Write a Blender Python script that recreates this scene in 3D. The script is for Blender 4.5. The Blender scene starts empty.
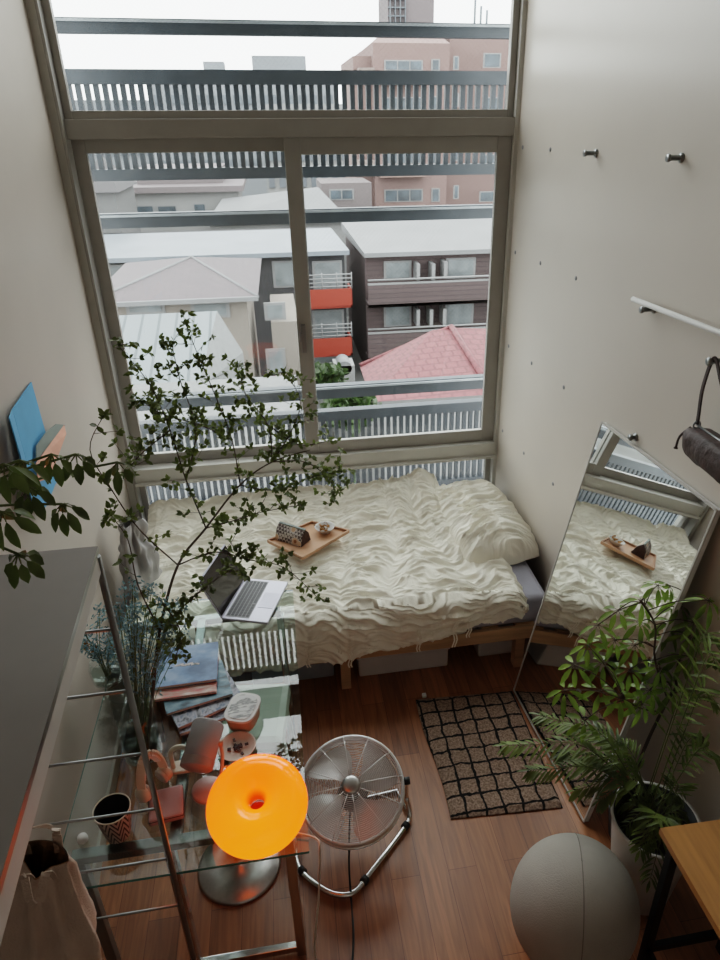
import bpy, bmesh, math, random
from mathutils import Vector, Matrix, noise
random.seed(7)
PI = math.pi
C = bpy.context.scene.collection
H = 2.65
# ------------------------------------------------------------ survey frame (camera calibration)
def un(v):
    n = math.sqrt(sum(a*a for a in v)); return tuple(a/n for a in v)
def dt(a, b): return sum(p*q for p, q in zip(a, b))
PX, PY, FL = 397., 480., 690.
_up = tuple(-a for a in un((405-PX, 1810-PY, FL)))
_x = un((5000-PX, 93-PY, FL)); _k = dt(_x, _up); _x = un(tuple(a-_k*b for a, b in zip(_x, _up)))
_y = (_up[1]*_x[2]-_up[2]*_x[1], _up[2]*_x[0]-_up[0]*_x[2], _up[0]*_x[1]-_up[1]*_x[0])
def ray(px, py):
    r = (px-PX, py-PY, FL); return Vector((dt(r, _x), dt(r, _y), dt(r, _up)))
CAM = Vector((0, 0, H))
def aty(px, py, y): r = ray(px, py); return CAM + r*(y/r.y)
def atz(px, py, z): r = ray(px, py); return CAM + r*((z-H)/r.z)
def right_x(y): return 1.285 + 0.0641*(3.8-y)
def atw(px, py, off=0.):
    r = ray(px, py); k = (1.285+.0641*3.8-off)/(r.x+.0641*r.y); return CAM+r*k
def atl(px, py, off=0.):
    r = ray(px, py); k = (-.965+.035*3.8+off)/(r.x+.035*r.y); return CAM+r*k
def left_x(y): return -0.965 + 0.035*(3.8-y)

# ------------------------------------------------------------ materials
def newmat(name):
    m = bpy.data.materials.new(name); m.use_nodes = True
    nt = m.node_tree; nt.nodes.clear()
    out = nt.nodes.new('ShaderNodeOutputMaterial')
    return m, nt, out
def N(nt, t, **kw):
    n = nt.nodes.new(t)
    for k, v in kw.items(): setattr(n, k, v)
    return n
def L(nt, a, b): nt.links.new(a, b)
def mat(name, col, rough=0.6, metal=0.0, var=0.08, nscale=8.0, bump=0.0, bscale=60.0, coat=0.0, trans=0.0, stretch=(1, 1, 1), emis=None, es=0, sub=0.0):
    m, nt, out = newmat(name)
    b = N(nt, 'ShaderNodeBsdfPrincipled'); L(nt, b.outputs[0], out.inputs[0])
    tc = N(nt, 'ShaderNodeTexCoord'); mp = N(nt, 'ShaderNodeMapping'); mp.inputs['Scale'].default_value = stretch
    L(nt, tc.outputs['Object'], mp.inputs['Vector'])
    nz = N(nt, 'ShaderNodeTexNoise'); nz.inputs['Scale'].default_value = nscale; nz.inputs['Detail'].default_value = 4
    L(nt, mp.outputs[0], nz.inputs['Vector'])
    cr = N(nt, 'ShaderNodeValToRGB')
    c0 = tuple(max(0, c*(1-var*1.6)) for c in col[:3])+(1,); c1 = tuple(min(1, c*(1+var*1.6)) for c in col[:3])+(1,)
    cr.color_ramp.elements[0].color = c0; cr.color_ramp.elements[0].position = .3
    cr.color_ramp.elements[1].color = c1; cr.color_ramp.elements[1].position = .7
    L(nt, nz.outputs['Fac'], cr.inputs[0]); L(nt, cr.outputs[0], b.inputs['Base Color'])
    b.inputs['Roughness'].default_value = rough; b.inputs['Metallic'].default_value = metal
    b.inputs['Coat Weight'].default_value = coat; b.inputs['Coat Roughness'].default_value = .15
    b.inputs['Transmission Weight'].default_value = trans
    if sub: b.inputs['Subsurface Weight'].default_value = sub; b.inputs['Subsurface Scale'].default_value = .02
    if emis: b.inputs['Emission Color'].default_value = emis+(1,); b.inputs['Emission Strength'].default_value = es
    if bump:
        n2 = N(nt, 'ShaderNodeTexNoise'); n2.inputs['Scale'].default_value = bscale; n2.inputs['Detail'].default_value = 3
        L(nt, mp.outputs[0], n2.inputs['Vector'])
        bp = N(nt, 'ShaderNodeBump'); bp.inputs['Strength'].default_value = bump; bp.inputs['Distance'].default_value = .01
        L(nt, n2.outputs['Fac'], bp.inputs['Height']); L(nt, bp.outputs[0], b.inputs['Normal'])
    return m
def leafmat(name, col, trl=0.35, rough=.45):
    m, nt, out = newmat(name)
    b = N(nt, 'ShaderNodeBsdfPrincipled'); t = N(nt, 'ShaderNodeBsdfTranslucent'); mx = N(nt, 'ShaderNodeMixShader')
    nz = N(nt, 'ShaderNodeTexNoise'); nz.inputs['Scale'].default_value = 9
    tc = N(nt, 'ShaderNodeTexCoord'); L(nt, tc.outputs['Object'], nz.inputs['Vector'])
    cr = N(nt, 'ShaderNodeValToRGB')
    cr.color_ramp.elements[0].color = tuple(c*.6 for c in col)+(1,); cr.color_ramp.elements[1].color = tuple(min(1, c*1.45) for c in col)+(1,)
    cr.color_ramp.elements[0].position = .35; cr.color_ramp.elements[1].position = .65
    L(nt, nz.outputs['Fac'], cr.inputs[0]); L(nt, cr.outputs[0], b.inputs['Base Color']); L(nt, cr.outputs[0], t.inputs['Color'])
    b.inputs['Roughness'].default_value = rough
    mx.inputs[0].default_value = trl; L(nt, b.outputs[0], mx.inputs[1]); L(nt, t.outputs[0], mx.inputs[2]); L(nt, mx.outputs[0], out.inputs[0])
    return m
def glassmat(name, tint=(1, 1, 1), ior=1.45, wire=0.0, veil=0.0, rough=0.0):
    m, nt, out = newmat(name)
    tr = N(nt, 'ShaderNodeBsdfTransparent'); tr.inputs[0].default_value = tint+(1,)
    gl = N(nt, 'ShaderNodeBsdfGlossy'); gl.inputs['Roughness'].default_value = rough
    fr = N(nt, 'ShaderNodeFresnel'); fr.inputs['IOR'].default_value = ior
    ge = N(nt, 'ShaderNodeNewGeometry'); iv = N(nt, 'ShaderNodeMath', operation='SUBTRACT'); iv.inputs[0].default_value = 1; L(nt, ge.outputs['Backfacing'], iv.inputs[1])
    mu = N(nt, 'ShaderNodeMath', operation='MULTIPLY'); L(nt, fr.outputs[0], mu.inputs[0]); L(nt, iv.outputs[0], mu.inputs[1])
    mx = N(nt, 'ShaderNodeMixShader'); L(nt, mu.outputs[0], mx.inputs[0]); L(nt, tr.outputs[0], mx.inputs[1]); L(nt, gl.outputs[0], mx.inputs[2])
    last = mx.outputs[0]
    if veil:
        df = N(nt, 'ShaderNodeBsdfDiffuse'); df.inputs[0].default_value = (.8, .8, .8, 1)
        m2 = N(nt, 'ShaderNodeMixShader'); m2.inputs[0].default_value = veil
        L(nt, last, m2.inputs[1]); L(nt, df.outputs[0], m2.inputs[2]); last = m2.outputs[0]
    if wire:
        tc = N(nt, 'ShaderNodeTexCoord'); sp = N(nt, 'ShaderNodeSeparateXYZ'); L(nt, tc.outputs['Object'], sp.inputs[0])
        outs = []
        for op in ('ADD', 'SUBTRACT'):
            a = N(nt, 'ShaderNodeMath', operation=op); L(nt, sp.outputs[0], a.inputs[0]); L(nt, sp.outputs[2], a.inputs[1])
            s = N(nt, 'ShaderNodeMath', operation='MULTIPLY'); s.inputs[1].default_value = 1/.024; L(nt, a.outputs[0], s.inputs[0])
            f = N(nt, 'ShaderNodeMath', operation='FRACT'); L(nt, s.outputs[0], f.inputs[0])
            l = N(nt, 'ShaderNodeMath', operation='LESS_THAN'); l.inputs[1].default_value = .09; L(nt, f.outputs[0], l.inputs[0]); outs.append(l)
        mxm = N(nt, 'ShaderNodeMath', operation='MAXIMUM'); L(nt, outs[0].outputs[0], mxm.inputs[0]); L(nt, outs[1].outputs[0], mxm.inputs[1])
        w = N(nt, 'ShaderNodeMath', operation='MULTIPLY'); w.inputs[1].default_value = wire; L(nt, mxm.outputs[0], w.inputs[0])
        df = N(nt, 'ShaderNodeBsdfDiffuse'); df.inputs[0].default_value = (.22, .23, .24, 1)
        m2 = N(nt, 'ShaderNodeMixShader'); L(nt, w.outputs[0], m2.inputs[0]); L(nt, last, m2.inputs[1]); L(nt, df.outputs[0], m2.inputs[2]); last = m2.outputs[0]
    L(nt, last, out.inputs[0])
    return m
def brickmat(name, c1, c2, mortar, w, h, ms=.004, rot=None, rough=.5, grain=None, coat=0., offset=.5, bump=.0, coatr=.2):
    m, nt, out = newmat(name)
    b = N(nt, 'ShaderNodeBsdfPrincipled'); L(nt, b.outputs[0], out.inputs[0])
    tc = N(nt, 'ShaderNodeTexCoord'); mp = N(nt, 'ShaderNodeMapping')
    if rot: mp.inputs['Rotation'].default_value = rot
    L(nt, tc.outputs['Object'], mp.inputs[0])
    br = N(nt, 'ShaderNodeTexBrick'); br.offset = offset; L(nt, mp.outputs[0], br.inputs['Vector'])
    br.inputs['Scale'].default_value = 1; br.inputs['Brick Width'].default_value = w; br.inputs['Row Height'].default_value = h
    br.inputs['Mortar Size'].default_value = ms; br.inputs['Mortar Smooth'].default_value = .1; br.inputs['Bias'].default_value = 0
    br.inputs['Color1'].default_value = c1+(1,); br.inputs['Color2'].default_value = c2+(1,); br.inputs['Mortar'].default_value = mortar+(1,)
    col = br.outputs['Color']
    if grain:
        mp2 = N(nt, 'ShaderNodeMapping'); mp2.inputs['Scale'].default_value = grain; L(nt, mp.outputs[0], mp2.inputs[0])
        nz = N(nt, 'ShaderNodeTexNoise'); nz.inputs['Scale'].default_value = 1; nz.inputs['Detail'].default_value = 6; nz.inputs['Distortion'].default_value = 1.2
        L(nt, mp2.outputs[0], nz.inputs['Vector'])
        rp = N(nt, 'ShaderNodeValToRGB'); rp.color_ramp.elements[0].color = (.62, .6, .58, 1); rp.color_ramp.elements[1].color = (1.15, 1.12, 1.1, 1)
        rp.color_ramp.elements[0].position = .3; rp.color_ramp.elements[1].position = .7
        L(nt, nz.outputs['Fac'], rp.inputs[0])
        mm = N(nt, 'ShaderNodeMix', data_type='RGBA', blend_type='MULTIPLY'); mm.inputs[0].default_value = 1
        L(nt, col, mm.inputs[6]); L(nt, rp.outputs[0], mm.inputs[7]); col = mm.outputs[2]
    L(nt, col, b.inputs['Base Color'])
    if bump:
        bp = N(nt, 'ShaderNodeBump'); bp.inputs['Strength'].default_value = bump; bp.inputs['Distance'].default_value = .003; bp.invert = True
        L(nt, br.outputs['Fac'], bp.inputs['Height']); L(nt, bp.outputs[0], b.inputs['Normal'])
    b.inputs['Roughness'].default_value = rough; b.inputs['Coat Weight'].default_value = coat; b.inputs['Coat Roughness'].default_value = coatr
    return m

M = {}
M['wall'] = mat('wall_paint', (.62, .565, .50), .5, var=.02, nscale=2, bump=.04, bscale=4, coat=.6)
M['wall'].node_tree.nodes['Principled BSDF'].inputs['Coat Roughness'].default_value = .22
M['wallL'] = mat('wall_paint_shaded', (.44, .39, .34), .6, var=.02, nscale=2, coat=.1)  # wall paint darkened: the left wall's shade is put into the colour
M['ceil'] = mat('ceiling_paint', (.7, .68, .65), .8, var=.02)
M['floor'] = brickmat('wood_floor', (.42, .178, .074), (.27, .108, .044), (.12, .038, .015), .93, .115, .0010, rot=(0, 0, PI/2), rough=.42, grain=(3, 40, 3), coat=.12, offset=.37)
M['frame'] = mat('window_aluminium', (.33, .315, .29), .42, .15, var=.03)
M['frameL'] = mat('window_trim_white', (.55, .54, .50), .5, var=.02)
M['pane'] = glassmat('window_glass', (.97, .985, .98), 1.45, wire=.13)
M['pane2'] = glassmat('window_glass_plain', (.97, .985, .98), 1.45, veil=.05)
M['rail'] = mat('exterior_louver', (.045, .056, .066), .5, .1, var=.1)
M['raillite'] = mat('exterior_louver_edge', (.30, .33, .35), .5, .1, var=.1)
M['wood'] = mat('pine_wood', (.52, .34, .19), .55, var=.12, nscale=3, stretch=(1, 12, 12))
M['sheet'] = mat('grey_sheet', (.40, .40, .47), .9, var=.03, bump=.1)
M['duvet'] = mat('cream_ruched_cotton', (.93, .895, .78), .95, var=.015, bump=.12, bscale=160)
M['pillowm'] = M['duvet']
M['white'] = mat('white_plastic', (.68, .67, .65), .45, var=.02)
M['whitefab'] = mat('white_fabric', (.75, .73, .68), .9, var=.03)
M['grey'] = mat('grey_plastic', (.25, .25, .26), .5, var=.03)
M['black'] = mat('black_plastic', (.012, .012, .013), .45, var=.1)
M['blackm'] = mat('black_metal', (.015, .015, .016), .45, .6, var=.05)
M['chrome'] = mat('chrome', (.62, .62, .62), .18, 1.0, var=.03)
M['steel'] = mat('brushed_steel', (.50, .49, .48), .3, 1.0, var=.12, nscale=20, stretch=(1, 1, 1))
M['darksteel'] = mat('satin_steel', (.28, .29, .29), .3, .9, var=.05)
M['wirem'] = mat('polished_wire', (.75, .75, .74), .3, .5, var=.02)
M['blade'] = mat('fan_blade_metal', (.62, .61, .60), .35, .45, var=.05)
M['mirror'] = mat('mirror_silver', (.86, .88, .87), .015, 1.0, var=.0)
M['tglass'] = glassmat('table_glass', (.88, .94, .92), 1.85)
M['tedge'] = mat('table_glass_edge', (.10, .26, .24), .2, var=.05, coat=.5)
M['cglass'] = glassmat('clear_glass', (.93, .96, .95), 1.5)
M['water'] = glassmat('water', (.85, .9, .88), 1.33)
M['stem'] = mat('brown_stem', (.085, .062, .045), .8, var=.2)
M['gstem'] = mat('green_stem', (.12, .15, .05), .7, var=.2)
M['leaf_small'] = leafmat('branch_leaves', (.13, .165, .045), .35)
M['leaf_umb'] = leafmat('umbrella_leaves', (.10, .135, .035), .25, .35)
M['leaf_bright'] = leafmat('bright_leaves', (.22, .33, .06), .4, .4)
M['leaf_palm'] = leafmat('palm_leaves', (.15, .20, .05), .35, .45)
M['leaf_teal'] = leafmat('dried_blue_leaves', (.20, .32, .35), .2, .7)
M['flower'] = leafmat('dried_orange_flower', (.35, .17, .05), .2, .8)
M['soil'] = mat('soil', (.03, .022, .016), .95, var=.3, bump=.6, bscale=90)
M['potw'] = mat('white_ceramic', (.62, .60, .57), .4, var=.03, coat=.2)
M['potb'] = mat('brown_pot', (.10, .06, .045), .6, var=.2)
M['pouf'] = mat('grey_fabric_cover', (.40, .375, .335), .95, var=.04, bump=.3, bscale=240)
M['seamm'] = mat('seam_thread', (.22, .20, .18), .95, var=.05)
M['bench'] = mat('oak_top', (.42, .20, .062), .4, var=.14, nscale=2.5, stretch=(14, 1.2, 4), coat=.2)
M['tote'] = mat('canvas', (.52, .42, .35), .95, var=.05, bump=.3, bscale=200)
M['totein'] = mat('canvas_inside', (.36, .21, .11), .95, var=.15, bump=.3, bscale=100)
M['slab'] = mat('rack_white_board', (.20, .175, .155), .6, var=.03)
M['slabedge'] = mat('rack_board_edge', (.52, .50, .47), .5, var=.02)
M['leather'] = mat('brown_leather', (.05, .028, .025), .6, var=.25, nscale=20, bump=.4, bscale=45)
M['blue'] = mat('blue_paper', (.10, .34, .60), .7, var=.04)
M['peach'] = mat('peach_paper', (.60, .27, .18), .7, var=.12)
M['greygreen'] = mat('grey_green_paper', (.20, .24, .22), .7, var=.06)
M['ivory'] = mat('ivory_plastic', (.60, .53, .42), .4, var=.03)
M['pink'] = mat('dusty_pink', (.42, .27, .26), .6, var=.04)
M['lav'] = mat('laptop_aluminium', (.52, .52, .60), .35, .5, var=.01)
M['screen'] = mat('laptop_screen', (.012, .008, .010), .06, var=.1, coat=.6)
M['keys'] = mat('laptop_keys', (.05, .05, .055), .5, var=.05)
M['greenseat'] = mat('pale_green_plastic', (.33, .37, .30), .4, var=.05)
M['bagm'] = mat('sheer_grey_plastic', (.42, .41, .41), .5, var=.1, bump=.3, bscale=20)
M['cable_w'] = mat('white_cable', (.55, .50, .42), .5, var=.02)
M['boxw'] = mat('white_storage_box', (.60, .59, .58), .6, var=.02)

LST = .85
def lampmat():
    m, nt, out = newmat('orange_lamp_glass')
    b = N(nt, 'ShaderNodeBsdfPrincipled'); L(nt, b.outputs[0], out.inputs[0])
    b.inputs['Base Color'].default_value = (.9, .22, .01, 1); b.inputs['Roughness'].default_value = .12
    tc = N(nt, 'ShaderNodeTexCoord'); sp = N(nt, 'ShaderNodeSeparateXYZ'); L(nt, tc.outputs['Object'], sp.inputs[0])
    mr = N(nt, 'ShaderNodeMapRange'); mr.inputs[1].default_value = -.15; mr.inputs[2].default_value = .13; L(nt, sp.outputs[1], mr.inputs[0])
    cr = N(nt, 'ShaderNodeValToRGB'); cr.color_ramp.elements[0].color = (1., .155, .006, 1); cr.color_ramp.elements[1].color = (.97, .075, .003, 1)
    L(nt, mr.outputs[0], cr.inputs[0]); L(nt, cr.outputs[0], b.inputs['Emission Color'])
    cx_ = N(nt, 'ShaderNodeCombineXYZ'); L(nt, sp.outputs[0], cx_.inputs[0]); L(nt, sp.outputs[1], cx_.inputs[1])
    le = N(nt, 'ShaderNodeVectorMath', operation='LENGTH'); L(nt, cx_.outputs[0], le.inputs[0])
    m2 = N(nt, 'ShaderNodeMapRange'); m2.inputs[1].default_value = .020; m2.inputs[2].default_value = .034; m2.inputs[3].default_value = .12; m2.inputs[4].default_value = LST; L(nt, le.outputs['Value'], m2.inputs[0])
    L(nt, m2.outputs[0], b.inputs['Emission Strength'])
    return m
M['lamp'] = lampmat()
def rugmat():
    m, nt, out = newmat('rug_brown_black_grid')
    b = N(nt, 'ShaderNodeBsdfPrincipled'); L(nt, b.outputs[0], out.inputs[0]); b.inputs['Roughness'].default_value = 1
    tc = N(nt, 'ShaderNodeTexCoord'); nz = N(nt, 'ShaderNodeTexNoise'); nz.inputs['Scale'].default_value = 14; nz.inputs['Detail'].default_value = 2
    L(nt, tc.outputs['Object'], nz.inputs['Vector'])
    mx = N(nt, 'ShaderNodeVectorMath', operation='SUBTRACT'); L(nt, nz.outputs['Color'], mx.inputs[0]); mx.inputs[1].default_value = (.5, .5, .5)
    sc = N(nt, 'ShaderNodeVectorMath', operation='SCALE'); sc.inputs[3].default_value = .035; L(nt, mx.outputs[0], sc.inputs[0])
    ad = N(nt, 'ShaderNodeVectorMath', operation='ADD'); L(nt, tc.outputs['Object'], ad.inputs[0]); L(nt, sc.outputs[0], ad.inputs[1])
    sp = N(nt, 'ShaderNodeSeparateXYZ'); L(nt, ad.outputs[0], sp.inputs[0])
    ls = []
    for i, pit in ((0, .083), (1, .082)):
        s = N(nt, 'ShaderNodeMath', operation='DIVIDE'); s.inputs[1].default_value = pit; L(nt, sp.outputs[i], s.inputs[0])
        f = N(nt, 'ShaderNodeMath', operation='FRACT'); L(nt, s.outputs[0], f.inputs[0])
        l = N(nt, 'ShaderNodeMath', operation='LESS_THAN'); l.inputs[1].default_value = .13; L(nt, f.outputs[0], l.inputs[0]); ls.append(l)
    mm = N(nt, 'ShaderNodeMath', operation='MAXIMUM'); L(nt, ls[0].outputs[0], mm.inputs[0]); L(nt, ls[1].outputs[0], mm.inputs[1])
    n2 = N(nt, 'ShaderNodeTexNoise'); n2.inputs['Scale'].default_value = 120; L(nt, tc.outputs['Object'], n2.inputs['Vector'])
    cr = N(nt, 'ShaderNodeValToRGB'); cr.color_ramp.elements[0].color = (.15, .10, .072, 1); cr.color_ramp.elements[1].color = (.39, .28, .215, 1)
    cr.color_ramp.elements[0].position = .3; cr.color_ramp.elements[1].position = .7; L(nt, n2.outputs['Fac'], cr.inputs[0])
    mc = N(nt, 'ShaderNodeMix', data_type='RGBA'); L(nt, mm.outputs[0], mc.inputs[0]); L(nt, cr.outputs[0], mc.inputs[6]); mc.inputs[7].default_value = (.008, .007, .007, 1)
    L(nt, mc.outputs[2], b.inputs['Base Color'])
    return m
M['rug'] = rugmat()

# ------------------------------------------------------------ mesh helpers
class MB:
    def __init__(s): s.bm = bmesh.new()
    def face(s, vs, mi=0, smooth=False):
        try:
            f = s.bm.faces.new([s.bm.verts.new(v) for v in vs]); f.material_index = mi; f.smooth = smooth
        except ValueError: pass
        return s
    def box(s, c, d, R=None, bev=0, mi=0):
        bm2 = bmesh.new(); bmesh.ops.create_cube(bm2, size=1)
        for v in bm2.verts: v.co = Vector((v.co.x*d[0], v.co.y*d[1], v.co.z*d[2]))
        if bev: bmesh.ops.bevel(bm2, geom=list(bm2.edges), offset=bev, segments=2, affect='EDGES', profile=.6)
        T = Matrix.Translation(Vector(c)) @ (R.to_4x4() if R else Matrix.Identity(4))
        s._merge(bm2, T, mi, False); return s
    def b2(s, a, b, bev=0, mi=0):
        a, b = Vector(a), Vector(b)
        return s.box((a+b)/2, [abs(q) for q in (b-a)], bev=bev, mi=mi)
    def bar(s, p, q, w, t=None, upv=(0, 0, 1), bev=0, mi=0):
        p, q = Vector(p), Vector(q); d = q-p; ln = d.length; d.normalize(); u = Vector(upv)
        if abs(d.dot(u)) > .99: u = Vector((1, 0, 0))
        sx = d.cross(u).normalized(); u = sx.cross(d)
        R = Matrix((sx, d, u)).transposed()
        return s.box((p+q)/2, (w, ln, t if t else w), R, bev, mi)
    def _merge(s, bm2, T, mi, smooth):
        mp = {}
        for v in bm2.verts: mp[v] = s.bm.verts.new(T @ v.co)
        for f in bm2.faces:
            nf = s.bm.faces.new([mp[v] for v in f.verts]); nf.material_index = mi; nf.smooth = smooth
        bm2.free()
    def tube(s, pts, r, n=8, closed=False, mi=0, cap=True):
        pts = [Vector(p) for p in pts]; k = len(pts)
        rs = r if isinstance(r, (list, tuple)) else [r]*k
        rings = []; prev = None
        for i, p in enumerate(pts):
            a = pts[(i-1) % k] if closed or i > 0 else pts[i]
            b = pts[(i+1) % k] if closed or i < k-1 else pts[i]
            d = (b-a); d = d.normalized() if d.length > 1e-9 else Vector((0, 0, 1))
            if prev is None:
                u = Vector((0, 0, 1)) if abs(d.z) < .9 else Vector((1, 0, 0)); u = (u-d*u.dot(d)).normalized()
            else:
                u = prev-d*prev.dot(d); u = u.normalized() if u.length > 1e-6 else Vector((1, 0, 0))
            prev = u; w = d.cross(u)
            rings.append([s.bm.verts.new(p+(u*math.cos(2*PI*j/n)+w*math.sin(2*PI*j/n))*rs[i]) for j in range(n)])
        for i in range(k if closed else k-1):
            A, B = rings[i], rings[(i+1) % k]
            for j in range(n):
                f = s.bm.faces.new((A[j], A[(j+1) % n], B[(j+1) % n], B[j])); f.smooth = True; f.material_index = mi
        if not closed and cap and n > 2:
            for rg in (list(reversed(rings[0])), rings[-1]):
                f = s.bm.faces.new(rg); f.material_index = mi
        return s
    def lathe(s, prof, T=None, n=40, mi=0, smooth=True):
        T = T if T is not None else Matrix.Identity(4)
        if isinstance(T, (tuple, Vector)): T = Matrix.Translation(Vector(T))
        rings = []
        for (r, z) in prof:
            if r < 1e-6: rings.append([s.bm.verts.new(T @ Vector((0, 0, z)))])
            else: rings.append([s.bm.verts.new(T @ Vector((r*math.cos(2*PI*j/n), r*math.sin(2*PI*j/n), z))) for j in range(n)])
        for A, B in zip(rings, rings[1:]):
            for j in range(n):
                if len(A) == 1 and len(B) == 1: continue
                if len(A) == 1: vs = (A[0], B[j], B[(j+1) % n])
                elif len(B) == 1: vs = (A[j], B[0], A[(j+1) % n])
                else: vs = (A[j], B[j], B[(j+1) % n], A[(j+1) % n])
                f = s.bm.faces.new(vs); f.smooth = smooth; f.material_index = mi
        return s
    def grid(s, fn, nu, nv, mi=0, smooth=True):
        vs = [[s.bm.verts.new(fn(i/nu, j/nv)) for j in range(nv+1)] for i in range(nu+1)]
        for i in range(nu):
            for j in range(nv):
                f = s.bm.faces.new((vs[i][j], vs[i+1][j], vs[i+1][j+1], vs[i][j+1])); f.smooth = smooth; f.material_index = mi
        return s
    def leaf(s, p, d, nrm, ln, w, fold=.15, droop=.15):
        p = Vector(p); d = Vector(d).normalized(); nrm = Vector(nrm)
        sd = d.cross(nrm); sd = sd.normalized() if sd.length > 1e-5 else Vector((1, 0, 0)); nn = sd.cross(d)
        big = ln > .037
        st = ((0, 0), (.14, .26), (.38, .50), (.68, .42), (.88, .2), (1, 0)) if big else ((0, 0), (.28, .42), (.66, .42), (1, 0))
        pm = None; pl_ = pr = None
        for f, hw in st:
            c = p+d*ln*f-nn*droop*ln*.6*f*f; m = s.bm.verts.new(c)
            if hw: l = s.bm.verts.new(c+sd*w*hw+nn*fold*w*hw*2); r = s.bm.verts.new(c-sd*w*hw+nn*fold*w*hw*2)
            else: l = r = None
            if pm is not None:
                for a, b in ((pl_, l), (pr, r)):
                    vs = [v for v in (pm, m, b, a) if v is not None]
                    if len(vs) > 2: fc = s.bm.faces.new(vs); fc.smooth = True
            pm, pl_, pr = m, l, r
        return s
    def build(s, name, mats, parent=None, solid=0):
        bmesh.ops.recalc_face_normals(s.bm, faces=list(s.bm.faces))
        me = bpy.data.meshes.new(name)
        if not isinstance(mats, (list, tuple)): mats = [mats]
        for m in mats: me.materials.append(m)
        if parent is None:
            xs = [v.co for v in s.bm.verts]
            o0 = Vector(((min(c.x for c in xs)+max(c.x for c in xs))/2, (min(c.y for c in xs)+max(c.y for c in xs))/2, min(c.z for c in xs)))
            base = o0
        else: base = wloc(parent); o0 = Vector((0, 0, 0))
        bmesh.ops.translate(s.bm, verts=list(s.bm.verts), vec=-base)
        s.bm.to_mesh(me); s.bm.free()
        o = bpy.data.objects.new(name, me); C.objects.link(o)
        o.location = o0
        if parent is not None: o.parent = parent
        if solid:
            md = o.modifiers.new('thickness', 'SOLIDIFY'); md.thickness = solid; md.offset = 0
        return o
def wloc(o):
    v = Vector(o.location)
    while o.parent: o = o.parent; v += Vector(o.location)
    return v
def thing(name, label, cat, loc=(0, 0, 0), group=None):
    o = bpy.data.objects.new(name, None); C.objects.link(o); o.location = loc; o.empty_display_size = .05
    return tag(o, label, cat, group)
def tag(o, label, cat, group=None, kind=None):
    o['label'] = label; o['category'] = cat
    if group: o['group'] = group
    if kind: o['kind'] = kind
    return o
def struct(o): o['kind'] = 'structure'; return o
def copy_tree(src, parent=None):
    c = src.copy(); C.objects.link(c); c.parent = parent
    for ch in list(src.children): copy_tree(ch, c)
    return c
def smoothpts(P, n=6):
    P = [Vector(p) for p in P]; out = []
    for i in range(len(P)-1):
        p0 = P[max(0, i-1)]; p1 = P[i]; p2 = P[i+1]; p3 = P[min(len(P)-1, i+2)]
        for k in range(n):
            t = k/n
            out.append(.5*((2*p1)+(-p0+p2)*t+(2*p0-5*p1+4*p2-p3)*t*t+(-p0+3*p1-3*p2+p3)*t**3))
    out.append(P[-1]); return out
def clampx(mb, mg=.012):
    for v in mb.bm.verts:
        v.co.x = min(v.co.x, right_x(v.co.y)-mg)
    return mb
def frameZ(p, z, xh=(1, 0, 0)):
    z = Vector(z).normalized(); x = Vector(xh); x = (x-z*x.dot(z)).normalized(); y = z.cross(x)
    Mx = Matrix((x, y, z)).transposed().to_4x4(); Mx.translation = Vector(p); return Mx
def rv(s=1.): return Vector((random.uniform(-s, s), random.uniform(-s, s), random.uniform(-s, s)))

# ------------------------------------------------------------ the room
YW = 3.8; YB = -1.3; ZC = 4.9
struct(MB().b2((-1.6, YB-.2, -.12), (2.1, YW+.35, 0)).build('floor', M['floor']))
YE = .0
def wallprism(name, x_a, x_b, outer, m):
    mb = MB(); a = [(x_a, YB), (x_b, YW+YE), (x_b+outer, YW+YE), (x_a+outer, YB)]
    lo = [mb.bm.verts.new((p[0], p[1], 0)) for p in a]; hi = [mb.bm.verts.new((p[0], p[1], ZC)) for p in a]
    for i in range(4): mb.bm.faces.new((lo[i], lo[(i+1) % 4], hi[(i+1) % 4], hi[i]))
    mb.bm.faces.new(lo); mb.bm.faces.new(hi)
    return struct(mb.build(name, m))
wallprism('wall_right', right_x(YB), right_x(YW+YE), .15, M['wall'])
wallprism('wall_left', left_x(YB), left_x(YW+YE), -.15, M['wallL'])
struct(MB().b2((-1.6, YB-.15, 0), (2.1, YB, ZC)).build('wall_back', M['wall']))
struct(MB().b2((-1.6, YB-.15, ZC), (2.1, YW+.35, ZC+.12)).build('ceiling', M['ceil']))
struct(MB().b2((-.97, YW+.02, 0), (1.30, YW+.14, .40)).build('wall_front', M['wall']))
struct(MB().b2((-.985, YW-.012, .0), (-.925, YW+.16, ZC), bev=.004).build('trim_1', M['frameL']))
struct(MB().b2((-.925, YW-.03, .38), (-.91, YW+.06, ZC), bev=.003).build('trim_2', M['frame']))
struct(MB().b2((-.91, YW, 2.585), (1.262, YW+.12, 2.67), bev=.004).build('trim_3', M['frame']))
struct(MB().b2((-.91, YW-.02, .77), (1.262, YW+.12, .865), bev=.004).b2((-.91, YW-.045, .77), (1.262, YW-.02, .785)).build('trim_4', M['frameL']))
struct(MB().b2((1.262, YW-.004, .0), (1.30, YW+.16, ZC), bev=.003).build('trim_5', M['frameL']))
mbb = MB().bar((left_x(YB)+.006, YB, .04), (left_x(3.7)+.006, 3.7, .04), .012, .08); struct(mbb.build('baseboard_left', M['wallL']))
mbb = MB().bar((right_x(YB)-.006, YB, .04), (right_x(3.7)-.006, 3.7, .04), .012, .08); struct(mbb.build('baseboard_right', M['wallL']))

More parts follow.
